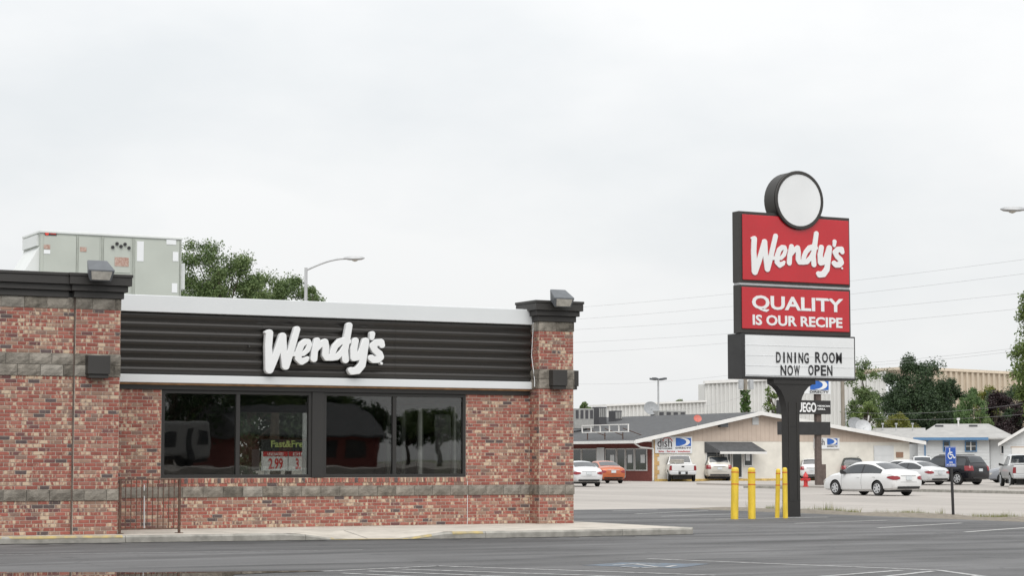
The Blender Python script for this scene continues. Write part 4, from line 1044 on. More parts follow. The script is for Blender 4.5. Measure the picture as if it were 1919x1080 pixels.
# bare sign frame standing on the left roof slope
fa, fb = on_y(1107, 811, GV + 3.4), on_y(1170, 811, GV + 3.4)
t = thing('empty_sign_frame', 'empty pale sign frame standing on the shop roof slope', 'sign frame', ((fa.x + fb.x) / 2, GV + 3.4, roof_z(fb.x)))
fu = max(el + .45, 78.6)
zf0, zf1 = 3.45, 3.98
L_ = 3.4
for z in (zf0, zf1): MB().box(fu - .05, fu + .05, GV + 1.2, GV + 1.2 + L_ * 2, z, z + .07).build('rail', M_TRIM, t)
for k in range(6):
    v = GV + 1.2 + L_ * 2 * k / 5; MB().box(fu - .04, fu + .04, v, v + .06, zf0 + .07, zf1).build('upright', M_TRIM, t)
for k in range(3):
    v = GV + 2.0 + 2.6 * k; MB().box(fu - .03, fu + .03, v, v + .06, roof_z(fu) - .05, zf0).tube([(fu, v + .03, zf0 + .3), (fu + 1.6, v + .03, roof_z(fu + 1.6))], .03).build('brace', M_RUST, t)

# ------------------------------------------------------------------ houses and warehouses behind
def hip(x0, x1, y0, y1, ze, zr, rx0, rx1, m, par, name='roof'):
    ym = (y0 + y1) / 2
    MB().add([(x0, y0, ze), (x1, y0, ze), (x1, y1, ze), (x0, y1, ze), (rx0, ym, zr), (rx1, ym, zr), (x0, y0, ze - .14), (x1, y0, ze - .14), (x1, y1, ze - .14), (x0, y1, ze - .14)],
             [(0, 1, 5, 4), (1, 2, 5), (2, 3, 4, 5), (3, 0, 4), (6, 7, 1, 0), (7, 8, 2, 1), (8, 9, 3, 2), (9, 6, 0, 3), (9, 8, 7, 6)]).build(name, m, par)
def siding(name, x0, x1, y, z0, z1, par, m=M_SIDING, step=.32):
    b = MB(); z = z0
    while z < z1 - .01:
        zt_ = min(z + step, z1); b.hexa([(x0, y - .035, z), (x1, y - .035, z), (x1, y + .2, z), (x0, y + .2, z)], [(x0, y - .008, zt_), (x1, y - .008, zt_), (x1, y + .2, zt_), (x0, y + .2, zt_)]); z = zt_
    return b.build(name, m, par)
def facing(name, label, cat, x, dist):
    """a thing whose local x runs across the view and local y away from it, standing on the far ground; returns it and a pixel -> local (x, z) map"""
    c = at_d(x, 862, dist); d = ray(x, 862); az = math.atan2(d.x, d.y)
    t = thing(name, label, cat, (c.x, c.y, ZF), -az, local=True); D_ = math.hypot(c.x, c.y); s_ = FPX / dist
    return t, (lambda px, py, dy=0.0: ((px - x) / s_ * (1 + dy / D_), ((862 - py) / s_) * (1 + dy / D_) + HC - ZF))
hs, Hh = facing('white_house', 'white house with grey hip roof and blue trim behind the parked cars', 'house', 1790, 200)
hx0, hx1 = Hh(1722, 850)[0], Hh(1853, 850)[0]; hze = Hh(1790, 822)[1]; hzr = Hh(1790, 795.5, 5)[1]
siding('wall', hx0, hx1, 0, 0, hze - .1, hs)
MB().box(hx0 + .02, hx1 - .02, .2, 9, 0, hze - .1).build('house_body', M_SIDING, hs)
hip(hx0 - .4, Hh(1905, 825)[0], -.7, 10, hze, hzr, Hh(1757, 800, 5)[0], Hh(1852, 800, 5)[0], M_SHINGLE2, hs)
MB().box(hx0 - .42, Hh(1851, 825)[0], -.78, -.702, hze - .2, hze + .06).build('blue_gutter', M_BLUETR, hs)
MB().tube([(Hh(1743, 826)[0], -.6, hze - .1), (Hh(1735, 830)[0], -.1, hze - .5), (Hh(1735, 830)[0], -.1, 0)], .07).build('blue_downpipe', M_BLUETR, hs)
for (x0, x1) in ((1768, 1781), (1808, 1830)):
    (a, zt_), (b, zb_) = Hh(x0, 827), Hh(x1, 847.5)
    f = rect_frame('window', a, b, zb_, zt_, .1, -.12, -.04, hs, M_BLUETR)
    MB().box(a + .1, b - .1, -.06, -.05, zb_ + .1, zt_ - .1).build('pane', M_FARGLASS, f)
    k = MB().box(a + .1, b - .1, -.1, -.062, (zb_ + zt_) / 2 - .03, (zb_ + zt_) / 2 + .03)
    if x1 - x0 > 15: k.box((a + b) / 2 - .05, (a + b) / 2 + .05, -.11, -.1001, zb_ + .1, zt_ - .1)
    k.build('glazing_bar', M_TRIM, f)
MB().box(Hh(1854, 850)[0], Hh(1884, 850)[0], .6, 6, 0, hze - .15).build('side_wing', M_SIDING, hs)
(a, zt_), (b, zb_) = Hh(1873, 835), Hh(1883, 852); f = rect_frame('window', a, b, zb_, zt_, .08, .5, .58, hs, M_TRIM)
MB().box(a + .08, b - .08, .54, .55, zb_ + .08, zt_ - .08).build('pane', M_FARGLASS, f)
q = Hh(1797, 795, 4); MB().cyl((q[0], 3.8, q[1] - .8), (q[0], 3.8, q[1] + .35), .08, .08, 8).cyl((q[0], 3.8, q[1] + .35), (q[0], 3.8, q[1] + .55), .16, .16, 8).build('vent_pipe', M_TRIM, hs)
for x in (1762, 1824):
    q = Hh(x, 799, 4); MB().box(q[0] - .4, q[0] + .4, 3.5, 3.9, q[1] - .25, q[1] + .08).build('roof_vent', M_UNITD, hs)
lw, Hb = facing('grey_roofed_bungalow', 'low bungalow with plain grey roof between shop and blue trimmed house', 'house', 1655, 207)
a, b = Hb(1588, 820)[0], Hb(1735, 820)[0]; zr_ = Hb(1650, 803, 4.5)[1]; ze_ = Hb(1650, 823)[1]
MB().prism([(-.5, ze_), (4.5, zr_), (9.5, ze_), (9.5, ze_ - .15), (-.5, ze_ - .15)], 0, a, b).build('roof', M_SHINGLE2, lw)
MB().box(a + .5, b - .5, 0, 9, 0, ze_ - .1).build('wall', M_SIDING, lw)
for px_ in (1680, 1710, 1655):
    q = Hb(px_, 805, 3); MB().cyl((q[0], 3.2, q[1] - .4), (q[0], 3.2, q[1] + .45), .06, .06, 8).cyl((q[0], 3.2, q[1] + .45), (q[0], 3.2, q[1] + .6), .14, .14, 8).build('vent_pipe', M_GALV, lw)
gr_, Hg = facing('white_garage', 'white gabled garage at the right edge behind the pickup', 'garage', 1915, 180)
a = Hg(1882, 850)[0]; z1_ = Hg(1876, 832)[1]; pk, zp = Hg(1945, 790); wd = 2 * (pk - a)
siding('wall', a, a + wd, 0, 0, z1_ - .05, gr_)
MB().prism([(a, z1_ - .05), (a + wd, z1_ - .05), (pk, zp - .1)], 1, 0, .2).build('gable', M_SIDING, gr_)
for s_ in (-1, 1):
    e = pk + s_ * (wd / 2 + .45)
    MB().prism([(e, z1_ - .18), (e, z1_), (pk + s_ * .001, zp + .12), (pk + s_ * .001, zp - .06)], 1, -.5, 9).build('roof_slope', M_SHINGLE2, gr_)
    MB().prism([(e, z1_ - .25), (e, z1_ + .02), (pk + s_ * .001, zp + .14), (pk + s_ * .001, zp - .15)], 1, -.6, -.502).build('barge_board', M_TRIM, gr_)
MB().box(Hg(1897, 870)[0], Hg(1990, 870)[0], -.07, -.04, 0, Hg(1900, 840)[1]).build('garage_door', M_TRIM, gr_)
MB().box(Hg(1895, 870)[0], Hg(1992, 870)[0], -.06, -.036, Hg(1900, 840)[1], Hg(1900, 840)[1] + .12).build('door_head', M_TAN, gr_)

def ribbed(name, x0, x1, y, z0f, z1f, rib, m, par, dep=.12):
    """steel cladding with real ribs along its length; z1f may slope"""
    n = int(abs(x1 - x0) / rib); b = MB()
    for i in range(n + 1):
        for k, (dx, dv) in enumerate(((0, 0), (.45, 0), (.55, -dep), (.9, -dep))):
            x = x0 + (x1 - x0) * (i + dx) / (n + 1); t_ = (x - x0) / (x1 - x0)
            b.v += [(x, y + dv, z0f), (x, y + dv, z1f[0] + (z1f[1] - z1f[0]) * t_)]
    b.f = [(2 * i, 2 * i + 2, 2 * i + 3, 2 * i + 1) for i in range(len(b.v) // 2 - 1)]
    return b.build(name, m, par)
V1 = 215.0
def K(x, y, v=V1): q = on_y(x, y, v); return q.x, q.z
wh = thing('white_warehouse', 'white ribbed steel warehouse behind the shop roof', 'warehouse', (K(1390, 850)[0], V1, ZF))
a, zl = K(1321, 719); b, zr2 = K(1600, 706)
ribbed('tall_wall', a, b, V1, ZF, (zl, zr2), .62, M_WH1, wh, .16)
MB().box(a, b, V1 + .05, V1 + 1.5, ZF, min(zl, zr2) - .1).build('warehouse_body', M_WH1, wh)
MB().hexa([(a - .2, V1 - .35, zl - .05), (b, V1 - .35, zr2 - .05), (b, V1 + .1, zr2 - .05), (a - .2, V1 + .1, zl - .05)], [(a - .2, V1 - .35, zl + .3), (b, V1 - .35, zr2 + .3), (b, V1 + .1, zr2 + .3), (a - .2, V1 + .1, zl + .3)]).build('roof_edge', M_TRIM, wh)
a2, zl2 = K(1137, 762, V1 - 4); b2, zr3 = K(1322, 754, V1 - 4)
ribbed('low_wall', a2, b2, V1 - 4, ZF, (zl2, zr3), .55, M_WH1, wh, .16)
MB().hexa([(a2 - .2, V1 - 4.35, zl2), (b2, V1 - 4.35, zr3), (b2, V1 - .1, zr3), (a2 - .2, V1 - .1, zl2)], [(a2 - .2, V1 - 4.35, zl2 + .22), (b2, V1 - 4.35, zr3 + .22), (b2, V1 - .1, zr3 + .22), (a2 - .2, V1 - .1, zl2 + .22)]).build('roof_edge', M_TRIM, wh)
a3, zl3 = K(1600, 706, V1 + .5); b3, zr4 = K(1660, 696, V1 + .5)
ribbed('end_wall', a3, b3, V1 + .5, ZF, (zl3, zr4), .8, M_WH1, wh, .16)
bw = thing('beige_warehouse', 'beige ribbed steel warehouse behind the dark green tree', 'warehouse', (on_y(1850, 850, 240).x, 240, ZF))
a4 = on_y(1700, 692, 240); b4 = on_y(1990, 706, 240)
ribbed('wall', a4.x, b4.x, 240, ZF, (a4.z, b4.z), 1.05, M_WH2, bw, .3)
MB().hexa([(a4.x, 239.6, a4.z - .05), (b4.x, 239.6, b4.z - .05), (b4.x, 270, b4.z - .05), (a4.x, 270, a4.z - .05)], [(a4.x, 239.6, a4.z + .35), (b4.x, 239.6, b4.z + .35), (b4.x, 270, b4.z + .35), (a4.x, 270, a4.z + .35)]).build('roof', mat('beige_trim', (.58, .5, .4), .6), bw)

# ------------------------------------------------------------------ poles, lamps, wires
def cobra(x, ytop, dist, arm, label, hgt=None, side=1):
    b = at_d(x, ytop, dist); gz_ = ZF if b.x > 36 else -.08
    t = thing('street_lamp', label, 'street lamp', (b.x, b.y, gz_))
    tp = b.z
    MB().cyl((b.x, b.y, gz_), (b.x, b.y, tp), .10, .06, 10).build('pole', M_GALV, t)
    d = RT * side; pts = []
    for k in range(9):
        s = k / 8; pts.append(Vector((b.x, b.y, tp - .1)) + d * (arm * s) + UP * (.46 * math.sin(s * math.pi * .5)))
    MB().tube(pts, .04, 8).build('arm', M_GALV, t)
    e = pts[-1]; h = MB(); f = FW
    prof_ = [(-.08, .05, .04), (.1, .12, .08), (.35, .17, .1), (.62, .15, .07), (.74, .03, .02)]
    for (s, w, z) in prof_:
        for (a, c) in ((-1, -.35), (-.8, .7), (.8, .7), (1, -.35), (.6, -.9), (-.6, -.9)):
            q = e + d * s + f * (w * a) + UP * (z * c + .02); h.v.append(tuple(q))
    for k in range(len(prof_) - 1):
        for i in range(6): h.f.append((6 * k + i, 6 * k + (i + 1) % 6, 6 * k + 6 + (i + 1) % 6, 6 * k + 6 + i))
    h.f += [tuple(range(6)), tuple(range(6 * len(prof_) - 6, 6 * len(prof_)))]
    h.build('lamp_head', M_GALV, t, smooth=50)
    q = e + d * .36 - UP * .06; MB().lathe([(.02, -.06), (.1, -.03), (.13, .01)], tuple(q), n=12).build('lamp_glass', M_LENS, t, smooth=50)
cobra(573.5, 502, 81, 1.55, 'curved street lamp rising beyond the restaurant roof')
cobra(1986, 414, 66, 1.15, 'street lamp head reaching in at the right edge', side=-1)

def lot_lamp(x, y, dist, label):
    b = at_d(x, y, dist); t = thing('area_light', label, 'area light', (b.x, b.y, ZF))
    MB().cyl((b.x, b.y, ZF), (b.x, b.y, b.z), .11, .08, 8).build('pole', M_GALV, t)
    for k in range(4):
        a = k * math.pi / 2 + .5; d = Vector((math.cos(a), math.sin(a), 0)); s = Vector((-d.y, d.x, 0)); c = Vector((b.x, b.y, b.z)) + d * .55
        MB().hexa([c - d * .22 - s * .2 - UP * .12, c + d * .25 - s * .2 - UP * .05, c + d * .25 + s * .2 - UP * .05, c - d * .22 + s * .2 - UP * .12],
                  [c - d * .22 - s * .2 + UP * .06, c + d * .25 - s * .2 + UP * .12, c + d * .25 + s * .2 + UP * .12, c - d * .22 + s * .2 + UP * .06]).tube([Vector((b.x, b.y, b.z)), c], .035).build('lamp_head', M_GREYM, t)
lot_lamp(1233.5, 711, 190, 'tall four headed area light behind the shop roof')

up_ = on_y(1580, 760, GV + 9)
upole = thing('utility_pole', 'weathered wooden utility pole behind the letter board', 'utility pole', (up_.x, GV + 9, ZF))
MB().cyl((up_.x, GV + 9, ZF), (up_.x - .05, GV + 9, 9.6), .19, .14, 12).build('pole', M_POLE, upole)
MB().box(up_.x - 1.2, up_.x + 1.2, GV + 8.8, GV + 8.92, 8.9, 9.05).build('crossarm', M_POLE, upole)
MB().tube([(up_.x + .1, GV + 8.78, ZF), (up_.x + .1, GV + 8.78, 5.8)], .035).build('conduit', M_GALV, upole)
vp = on_y(1397, 745, GV + 15)
vpo = thing('utility_pole', 'vine covered utility pole with transformers behind the shop ridge', 'utility pole', (vp.x, GV + 15, ZF))
MB().cyl((vp.x, GV + 15, ZF), (vp.x, GV + 15, 9.8), .19, .14, 12).build('pole', M_POLE, vpo)
for s in (-1, 1): 
    q = (vp.x + s * .5, GV + 14.9, 7.3); MB().lathe([(.02, 0), (.22, .02), (.22, .75), (.1, .85), (.02, .86)], q, n=12).build('transformer', M_GALV, vpo, smooth=40)
MB().box(vp.x - 1.2, vp.x + 1.2, GV + 14.7, GV + 14.82, 9.0, 9.15).build('crossarm', M_POLE, vpo)
vm_ = MB(); rv = random.Random(5)
for k in range(900):
    z = rv.uniform(4.2, 7.2); a = rv.uniform(0, 6.28); r = rv.uniform(.15, .45); c = Vector((vp.x + r * math.cos(a), GV + 15 + r * math.sin(a), z))
    n_ = Vector((rv.uniform(-1, 1), rv.uniform(-1, 1), rv.uniform(-1, 1))).normalized(); s1 = n_.orthogonal().normalized() * .09; s2 = n_.cross(s1)
    vm_.add([c - s1, c + s2, c + s1, c - s2], [(0, 1, 2, 3)])
me = bpy.data.meshes.new('vine'); me.from_pydata(vm_.v, [], vm_.f); me.materials.append(leaf_mat('vine_leaf', (.04, .09, .02), (.12, .2, .05))); link('vine', me, vpo)

def wire(a, b, d0, d1, sag, label, r=.007):
    A, B_ = at_d(*a, d0), at_d(*b, d1); n = 14; pts = []
    for i in range(n + 1):
        s = i / n; pts.append(A.lerp(B_, s) - UP * (sag * 4 * s * (1 - s)))
    o = MB().tube(pts, r, 5).build('overhead_wire', M_WIRE)
    tag(o, label, 'wire', 'overhead wires across the street')
wl2 = 'thin overhead wire, '
for a, b, d0, d1, sg, lb in (((1060, 578), (1960, 481), 165, 120, .25, 'wire, topmost, passing behind the script panel'), ((1060, 600), (1960, 508), 165, 120, .25, 'wire, second from the top behind the sign'),
                             ((1060, 619), (1960, 545), 165, 120, .25, 'wire, third from the top behind the sign'), ((1060, 643), (1960, 574), 165, 120, .25, 'wire, fourth down, passing the slogan panel'),
                             ((1060, 662), (1580, 622), 168, 152, .2, 'wire left of the sign, lowest of the close set'), ((1060, 720), (1397, 700), 180, 172, .3, 'wire left of the sign, just over the warehouse'),
                             ((1590, 683), (1960, 646), 150, 120, .1, 'wire, upper of two close ones over the dark tree'), ((1590, 688), (1960, 652), 150, 120, .1, 'wire, lower of two close ones over the dark tree'),
                             ((1580, 772), (1960, 750), 152, 118, .4, 'wire crossing low in front of the dark tree'), ((1580, 782), (1960, 773), 152, 118, .3, 'wire crossing just above the white house roof'),
                             ((1245, 769), (1395, 742), 175, 172, .3, 'wire running up to the vine covered pole')):
    wire(a, b, d0, d1, sg, 'thin grey overhead ' + lb)

# ------------------------------------------------------------------ vehicles
def interp(st, x):
    for p, q in zip(st[:-1], st[1:]):
        if x <= q[0]:
            t = (x - p[0]) / (q[0] - p[0]); 
            return [p[i] + (q[i] - p[i]) * t for i in range(len(p))]
    return list(st[-1])
def smooth_st(st, n):
    """resample with Catmull-Rom so the silhouette has no kinks"""
    out = []
    for k in range(len(st) - 1):
        p0, p1, p2, p3 = st[max(k - 1, 0)], st[k], st[k + 1], st[min(k + 2, len(st) - 1)]
        m_ = max(2, int((p2[0] - p1[0]) / .14) + 1)
        for j in range(m_):
            t = j / m_; r_ = []
            for i in range(len(p1)):
                if i == 0: r_.append(p1[0] + (p2[0] - p1[0]) * t); continue
                d1 = (p2[i] - p0[i]) / max(p2[0] - p0[0], 1e-6); d2 = (p3[i] - p1[i]) / max(p3[0] - p1[0], 1e-6); h = p2[0] - p1[0]
                dm = (p2[i] - p1[i]) / h
                if d1 * dm <= 0: d1 = 0
                if d2 * dm <= 0: d2 = 0
                d1 = max(-3 * abs(dm), min(3 * abs(dm), d1)); d2 = max(-3 * abs(dm), min(3 * abs(dm), d2))
                r_.append((2*t**3-3*t**2+1)*p1[i] + (t**3-2*t**2+t)*h*d1 + (-2*t**3+3*t**2)*p2[i] + (t**3-t**2)*h*d2)
            out.append(r_)
    out.append(list(st[-1])); return out
KIND = {
 'sedan': dict(st=[(-2.43, .40, .74, .78, .66, .50), (-2.38, .33, .88, .93, .80, .64), (-2.2, .27, .95, 1.05, .875, .72), (-1.78, .24, .97, 1.11, .905, .73), (-1.35, .22, .97, 1.25, .912, .68), (-.85, .2, .965, 1.41, .915, .61), (-.25, .19, .95, 1.465, .915, .60), (.3, .19, .94, 1.44, .915, .61), (.75, .19, .93, 1.29, .915, .64), (1.2, .2, .91, 1.04, .91, .68), (1.75, .21, .84, .94, .895, .68), (2.2, .23, .70, .80, .83, .60), (2.38, .27, .58, .66, .72, .5), (2.43, .33, .52, .56, .6, .4)],
     wb=(-1.38, 1.40), wr=.325, side=(-1.55, .98), rear=(-1.66, -.92), front=(.5, 1.12), crown=.05, tail=(-2.36, .70, .88, .50, .86), tm='wrap'),
 'suv': dict(st=[(-2.42, .42, .86, .90, .72, .6), (-2.38, .36, 1.0, 1.06, .86, .74), (-2.28, .33, 1.07, 1.18, .915, .76), (-2.08, .31, 1.08, 1.48, .935, .70), (-1.9, .30, 1.08, 1.66, .94, .66), (-1.5, .29, 1.08, 1.71, .94, .65), (0, .27, 1.06, 1.74, .94, .65), (.5, .27, 1.05, 1.67, .94, .66), (1.15, .27, 1.03, 1.20, .935, .72), (1.8, .28, .98, 1.09, .92, .72), (2.25, .31, .84, .95, .85, .62), (2.4, .36, .7, .76, .7, .5)],
     wb=(-1.42, 1.42), wr=.37, side=(-1.98, .95), rear=(-2.22, -1.95), front=(.55, 1.1), crown=.045, tail=(-2.34, .84, 1.12, .62, .9), tm='wrap'),
 'pickup': dict(st=[(-2.92, .52, 1.16, 1.18, .88, .86), (-2.90, .48, 1.2, 1.24, .965, .93), (-1.6, .44, 1.2, 1.245, .985, .93), (-.88, .42, 1.2, 1.25, .99, .93), (-.84, .42, 1.2, 1.34, .99, .86), (-.70, .42, 1.2, 1.80, .99, .74), (-.5, .42, 1.2, 1.86, .99, .73), (.2, .42, 1.2, 1.88, .99, .73), (.65, .42, 1.2, 1.82, .99, .73), (1.35, .42, 1.18, 1.32, .985, .80), (2.2, .42, 1.12, 1.22, .97, .80), (2.75, .45, 1.0, 1.08, .93, .78), (2.92, .5, .8, .85, .86, .7)],
     wb=(-1.78, 1.85), wr=.40, side=(-.68, 1.18), rear=(-.835, -.70), front=(.72, 1.25), crown=.03, tail=(-2.905, .80, 1.14, .80, .97), tm='post'),
}
def paint(name, col, rough=.3, metal=0.0, coat=.6): return mat('paint_' + name, col, rough, metal, var=.03, scale=1, coat=coat)
def car_mesh_body(K_, m):
    st = smooth_st(K_['st'], 0); cr = K_['crown']; rows = []
    for (x, zb, zbe, zt, w, wr) in st:
        h = zbe - zb
        half = [(0, zb), (w * .84, zb), (w * .955, zb + .12 * h), (w, zb + .45 * h), (w * .992, zb + .72 * h), (w * .955, zbe), (wr + (w * .955 - wr) * .10, zt - (zt - zbe) * .10), (wr * .93, zt + cr * .15), (wr * .55, zt + cr * .7), (0, zt + cr)]
        ring = [(x, y, z) for y, z in half] + [(x, -y, z) for y, z in half[-2:0:-1]]
        rows.append(ring)
    n = len(rows[0]); b = MB(); b.v = [p for r_ in rows for p in r_]
    for k in range(len(rows) - 1):
        for i in range(n): b.f.append((k * n + i, k * n + (i + 1) % n, (k + 1) * n + (i + 1) % n, (k + 1) * n + i))
    b.f += [tuple(range(n)), tuple(range((len(rows) - 1) * n, len(rows) * n))]
    return b.mesh('body', m), st
def surf_side(st, cr, x, t):
    (_, zb, zbe, zt, w, wr) = interp(st, x)
    y0, z0 = w * .955, zbe; y1, z1 = wr + (w * .955 - wr) * .10, zt - (zt - zbe) * .10
    return y0 + (y1 - y0) * t, z0 + (z1 - z0) * t
def surf_top(st, cr, x, s):
    (_, zb, zbe, zt, w, wr) = interp(st, x)
    s = abs(s)
    P_ = [(0, zt + cr), (.55, zt + cr * .7), (.93, zt + cr * .15)]
    for (a, za), (b, zb_) in zip(P_[:-1], P_[1:]):
        if s <= b: return wr * s, za + (zb_ - za) * (s - a) / (b - a)
    return wr * .93, P_[-1][1]
CARB = {}
def car_body(kind, m):
    """body mesh with real wheel-arch openings"""
    K_ = KIND[kind]; me, st = car_mesh_body(K_, m)
    me.materials.append(M_TRIMK)
    o = bpy.data.objects.new('tmp_body', me); COL.objects.link(o)
    c = MB()
    for x in K_['wb']:
        for s in (-1, 1): c.cyl((x, s * .62, K_['wr']), (x, s * 1.2, K_['wr']), K_['wr'] * 1.17, K_['wr'] * 1.17, 24)
    cm = c.mesh('cut', M_TRIMK); co = bpy.data.objects.new('tmp_cut', cm); COL.objects.link(co)
    md = o.modifiers.new('b', 'BOOLEAN'); md.operation = 'DIFFERENCE'; md.object = co; md.solver = 'EXACT'; md.material_mode = 'TRANSFER'
    dg = bpy.context.evaluated_depsgraph_get(); out = bpy.data.meshes.new_from_object(o.evaluated_get(dg)); out.name = 'body'
    bpy.data.objects.remove(o); bpy.data.objects.remove(co)
    out.polygons.foreach_set('use_smooth', [True] * len(out.polygons)); out.set_sharp_from_angle(angle=R(38))
    return out, st
def wheel(root, x, y, r, spokes=6):
    s = 1 if y > 0 else -1; w = .105
    ty = MB().lathe([(r * .62, -w), (r * .9, -w), (r, -w * .7), (r, w * .7), (r * .9, w), (r * .62, w)], (x, y, r), 'y', 26).build('tyre', M_TYRE, root, smooth=35)
    sp = MB().lathe([(r * .57, s * .106), (r * .585, s * .122), (r * .64, s * .122), (r * .67, s * .106)], (x, y, r), 'y', 24, caps=False)
    for k in range(spokes):
        a = 2 * math.pi * k / spokes + .3; d = Vector((math.cos(a), 0, math.sin(a))); q = Vector((-math.sin(a), 0, math.cos(a))) * .032; c = Vector((x, y + s * .107, r)); yv = Vector((0, s * .012, 0))
        sp.hexa([c - q * 1.4, c + d * r * .6 - q, c + d * r * .6 + q, c + q * 1.4], [c - q * 1.4 + yv, c + d * r * .6 - q + yv, c + d * r * .6 + q + yv, c + q * 1.4 + yv])
    sp.cyl((x, y + s * .107, r), (x, y + s * .125, r), .06, .05, 10)
    sp.build('rim', M_RIM, ty)
def vehicle(kind, name, label, cat, pos, heading, pm, scale=1.0, group=None, dark_bumper=True, rear_ref=False, glass=None):
    """pos: ground point under the centre, heading: Vector; x forward, y left in the local frame"""
    K_ = KIND[kind]; L2 = -K_['st'][0][0]
    c = Vector(pos)
    if rear_ref: c = c + heading.normalized() * L2 * scale
    rz = math.atan2(heading.y, heading.x)
    t = thing(name, label, cat, (c.x, c.y, c.z), rz, group, local=True); t.scale = (scale,) * 3
    me, st = car_body(kind, pm); body = link('body', me, t)
    cr = K_['crown']; gm_ = glass or M_FARGLASS
    def grid(fn, n, m, nm, m_=None):
        b = MB()
        for i in range(n + 1):
            for j in range(m + 1): b.v.append(fn(i / n, j / m))
        b.f = [(i * (m + 1) + j, (i + 1) * (m + 1) + j, (i + 1) * (m + 1) + j + 1, i * (m + 1) + j + 1) for i in range(n) for j in range(m)]
        return b.build(nm, m_ or gm_, t, smooth=60)
    x0, x1 = K_['side']; mid = x0 + (x1 - x0) * .47
    for s in (-1, 1):
        segs = [(x0, mid - .04), (mid + .04, x1)] if kind != 'suv' else [(x0, x0 + .62), (x0 + .70, mid + .12), (mid + .2, x1)]
        def f(u, v, s=s):
            x = x0 - .05 + (x1 - x0 + .10) * u
            y, z = surf_side(st, cr, x, .05 + .88 * v); return (x, s * (y + .004), z + .001)
        grid(f, 16, 4, 'window_surround', M_TRIMK)
        for (a, b_) in segs:
            def f(u, v, a=a, b_=b_, s=s):
                x = a + (b_ - a) * u
                y, z = surf_side(st, cr, x, .10 + .78 * v); return (x, s * (y + .008), z + .002)
            grid(f, 8, 4, 'side_window')
    def f(u, v):
        x = K_['rear'][0] + (K_['rear'][1] - K_['rear'][0]) * u; y, z = surf_top(st, cr, x, (v * 2 - 1) * .92)
        return (x - .010, y * (1 if v > .5 else -1), z + .008)
    grid(f, 6, 8, 'rear_window')
    def f(u, v):
        x = K_['front'][0] + (K_['front'][1] - K_['front'][0]) * u; y, z = surf_top(st, cr, x, (v * 2 - 1) * .92)
        return (x + .008, y * (1 if v > .5 else -1), z + .008)
    grid(f, 6, 8, 'windscreen')
    for x in K_['wb']:
        for s in (-1, 1): wheel(t, x, s * (K_['st'][len(K_['st']) // 2][4] - .115), K_['wr'])
    # tail lamps follow the corner of the body
    tx_, tz0, tz1, ty0, ty1 = K_['tail']
    def xrear(y, z):        # rear surface: first station whose section reaches (y, z)
        for (x, zb, zbe, zt, w, wr) in st:
            h = zbe - zb; 
            if z < zb or z > zt + cr * .5: continue
            wz = w * .955 + (w - w * .955) * min(1, max(0, (z - zb) / (.45 * h))) if z < zbe else wr + (w * .955 - wr) * max(0, (zt - z) / max(zt - zbe, .01))
            if wz >= y: return x
        return st[-1][0]
    def wid(x, z):          # half width of the body at station x and height z
        (_, zb, zbe, zt, w, wr) = interp(st, x); h = zbe - zb
        C_ = [(w * .84, zb), (w * .955, zb + .12 * h), (w, zb + .45 * h), (w * .992, zb + .72 * h), (w * .955, zbe), (wr + (w * .955 - wr) * .10, zt - (zt - zbe) * .10), (wr * .93, zt + cr * .15)]
        if z <= C_[0][1]: return C_[0][0]
        for (y0, z0), (y1, z1) in zip(C_[:-1], C_[1:]):
            if z <= z1: return y0 + (y1 - y0) * (z - z0) / max(z1 - z0, 1e-6)
        return 0.0
    def xr0(z):             # rearmost x where the body reaches height z
        for k in range(0, 60):
            x = st[0][0] + .01 * k; (_, zb, zbe, zt, w, wr) = interp(st, x)
            if zb <= z <= zt + cr * .4: return x
        return st[0][0]
    for s in (-1, 1):
        b = MB(); n, m_ = 12, 4; wrap = .42 if K_['tm'] == 'wrap' else .05
        for i in range(n + 1):
            for j in range(m_ + 1):
                zc = (tz0 + tz1) / 2; u = i / n
                k = 1 if K_['tm'] == 'post' else (.45 + .55 * min(1, u / .5)) * (1 if u < .6 else 1 - .75 * (u - .6) / .4)
                if K_['tm'] == 'wrap' and kind == 'suv': k = 1
                z = zc + (tz1 - tz0) / 2 * k * (2 * j / m_ - 1) + (.04 * max(0, u - .5) if kind == 'sedan' else 0)
                x0_ = xr0(z); w0 = wid(x0_ + .01, z)
                if u < .45: y = ty0 + (max(w0, ty0 + .05) - ty0) * u / .45; x = x0_
                else: x = x0_ + wrap * (u - .45) / .55; y = wid(x, z)
                b.v.append((x - .014 * (1 - max(0, u - .5)), s * (y + .012 * min(1, u * 1.6)), z))
        b.f = [(i * (m_ + 1) + j, (i + 1) * (m_ + 1) + j, (i + 1) * (m_ + 1) + j + 1, i * (m_ + 1) + j + 1) for i in range(n) for j in range(m_)]
        b.build('tail_lamp', M_TAIL, t, smooth=60)
        hx = K_['st'][-3][0]; (_, zb, zbe, zt, w, wr) = interp(st, hx)
        MB().hexa([(hx - .1, s * w * .75, zbe - .16), (hx + .12, s * w * .7, zbe - .16), (hx + .1, s * (w * .98), zbe - .16), (hx - .14, s * (w + .012), zbe - .16)], [(hx - .1, s * w * .75, zbe - .02), (hx + .1, s * w * .7, zbe - .04), (hx + .08, s * (w * .97), zbe - .04), (hx - .14, s * (w + .008), zbe - .02)]).build('headlamp', M_LENS, t, bevel=.01)
        mx_ = K_['front'][0] + .25; (_, zb, zbe, zt, w, wr) = interp(st, mx_)
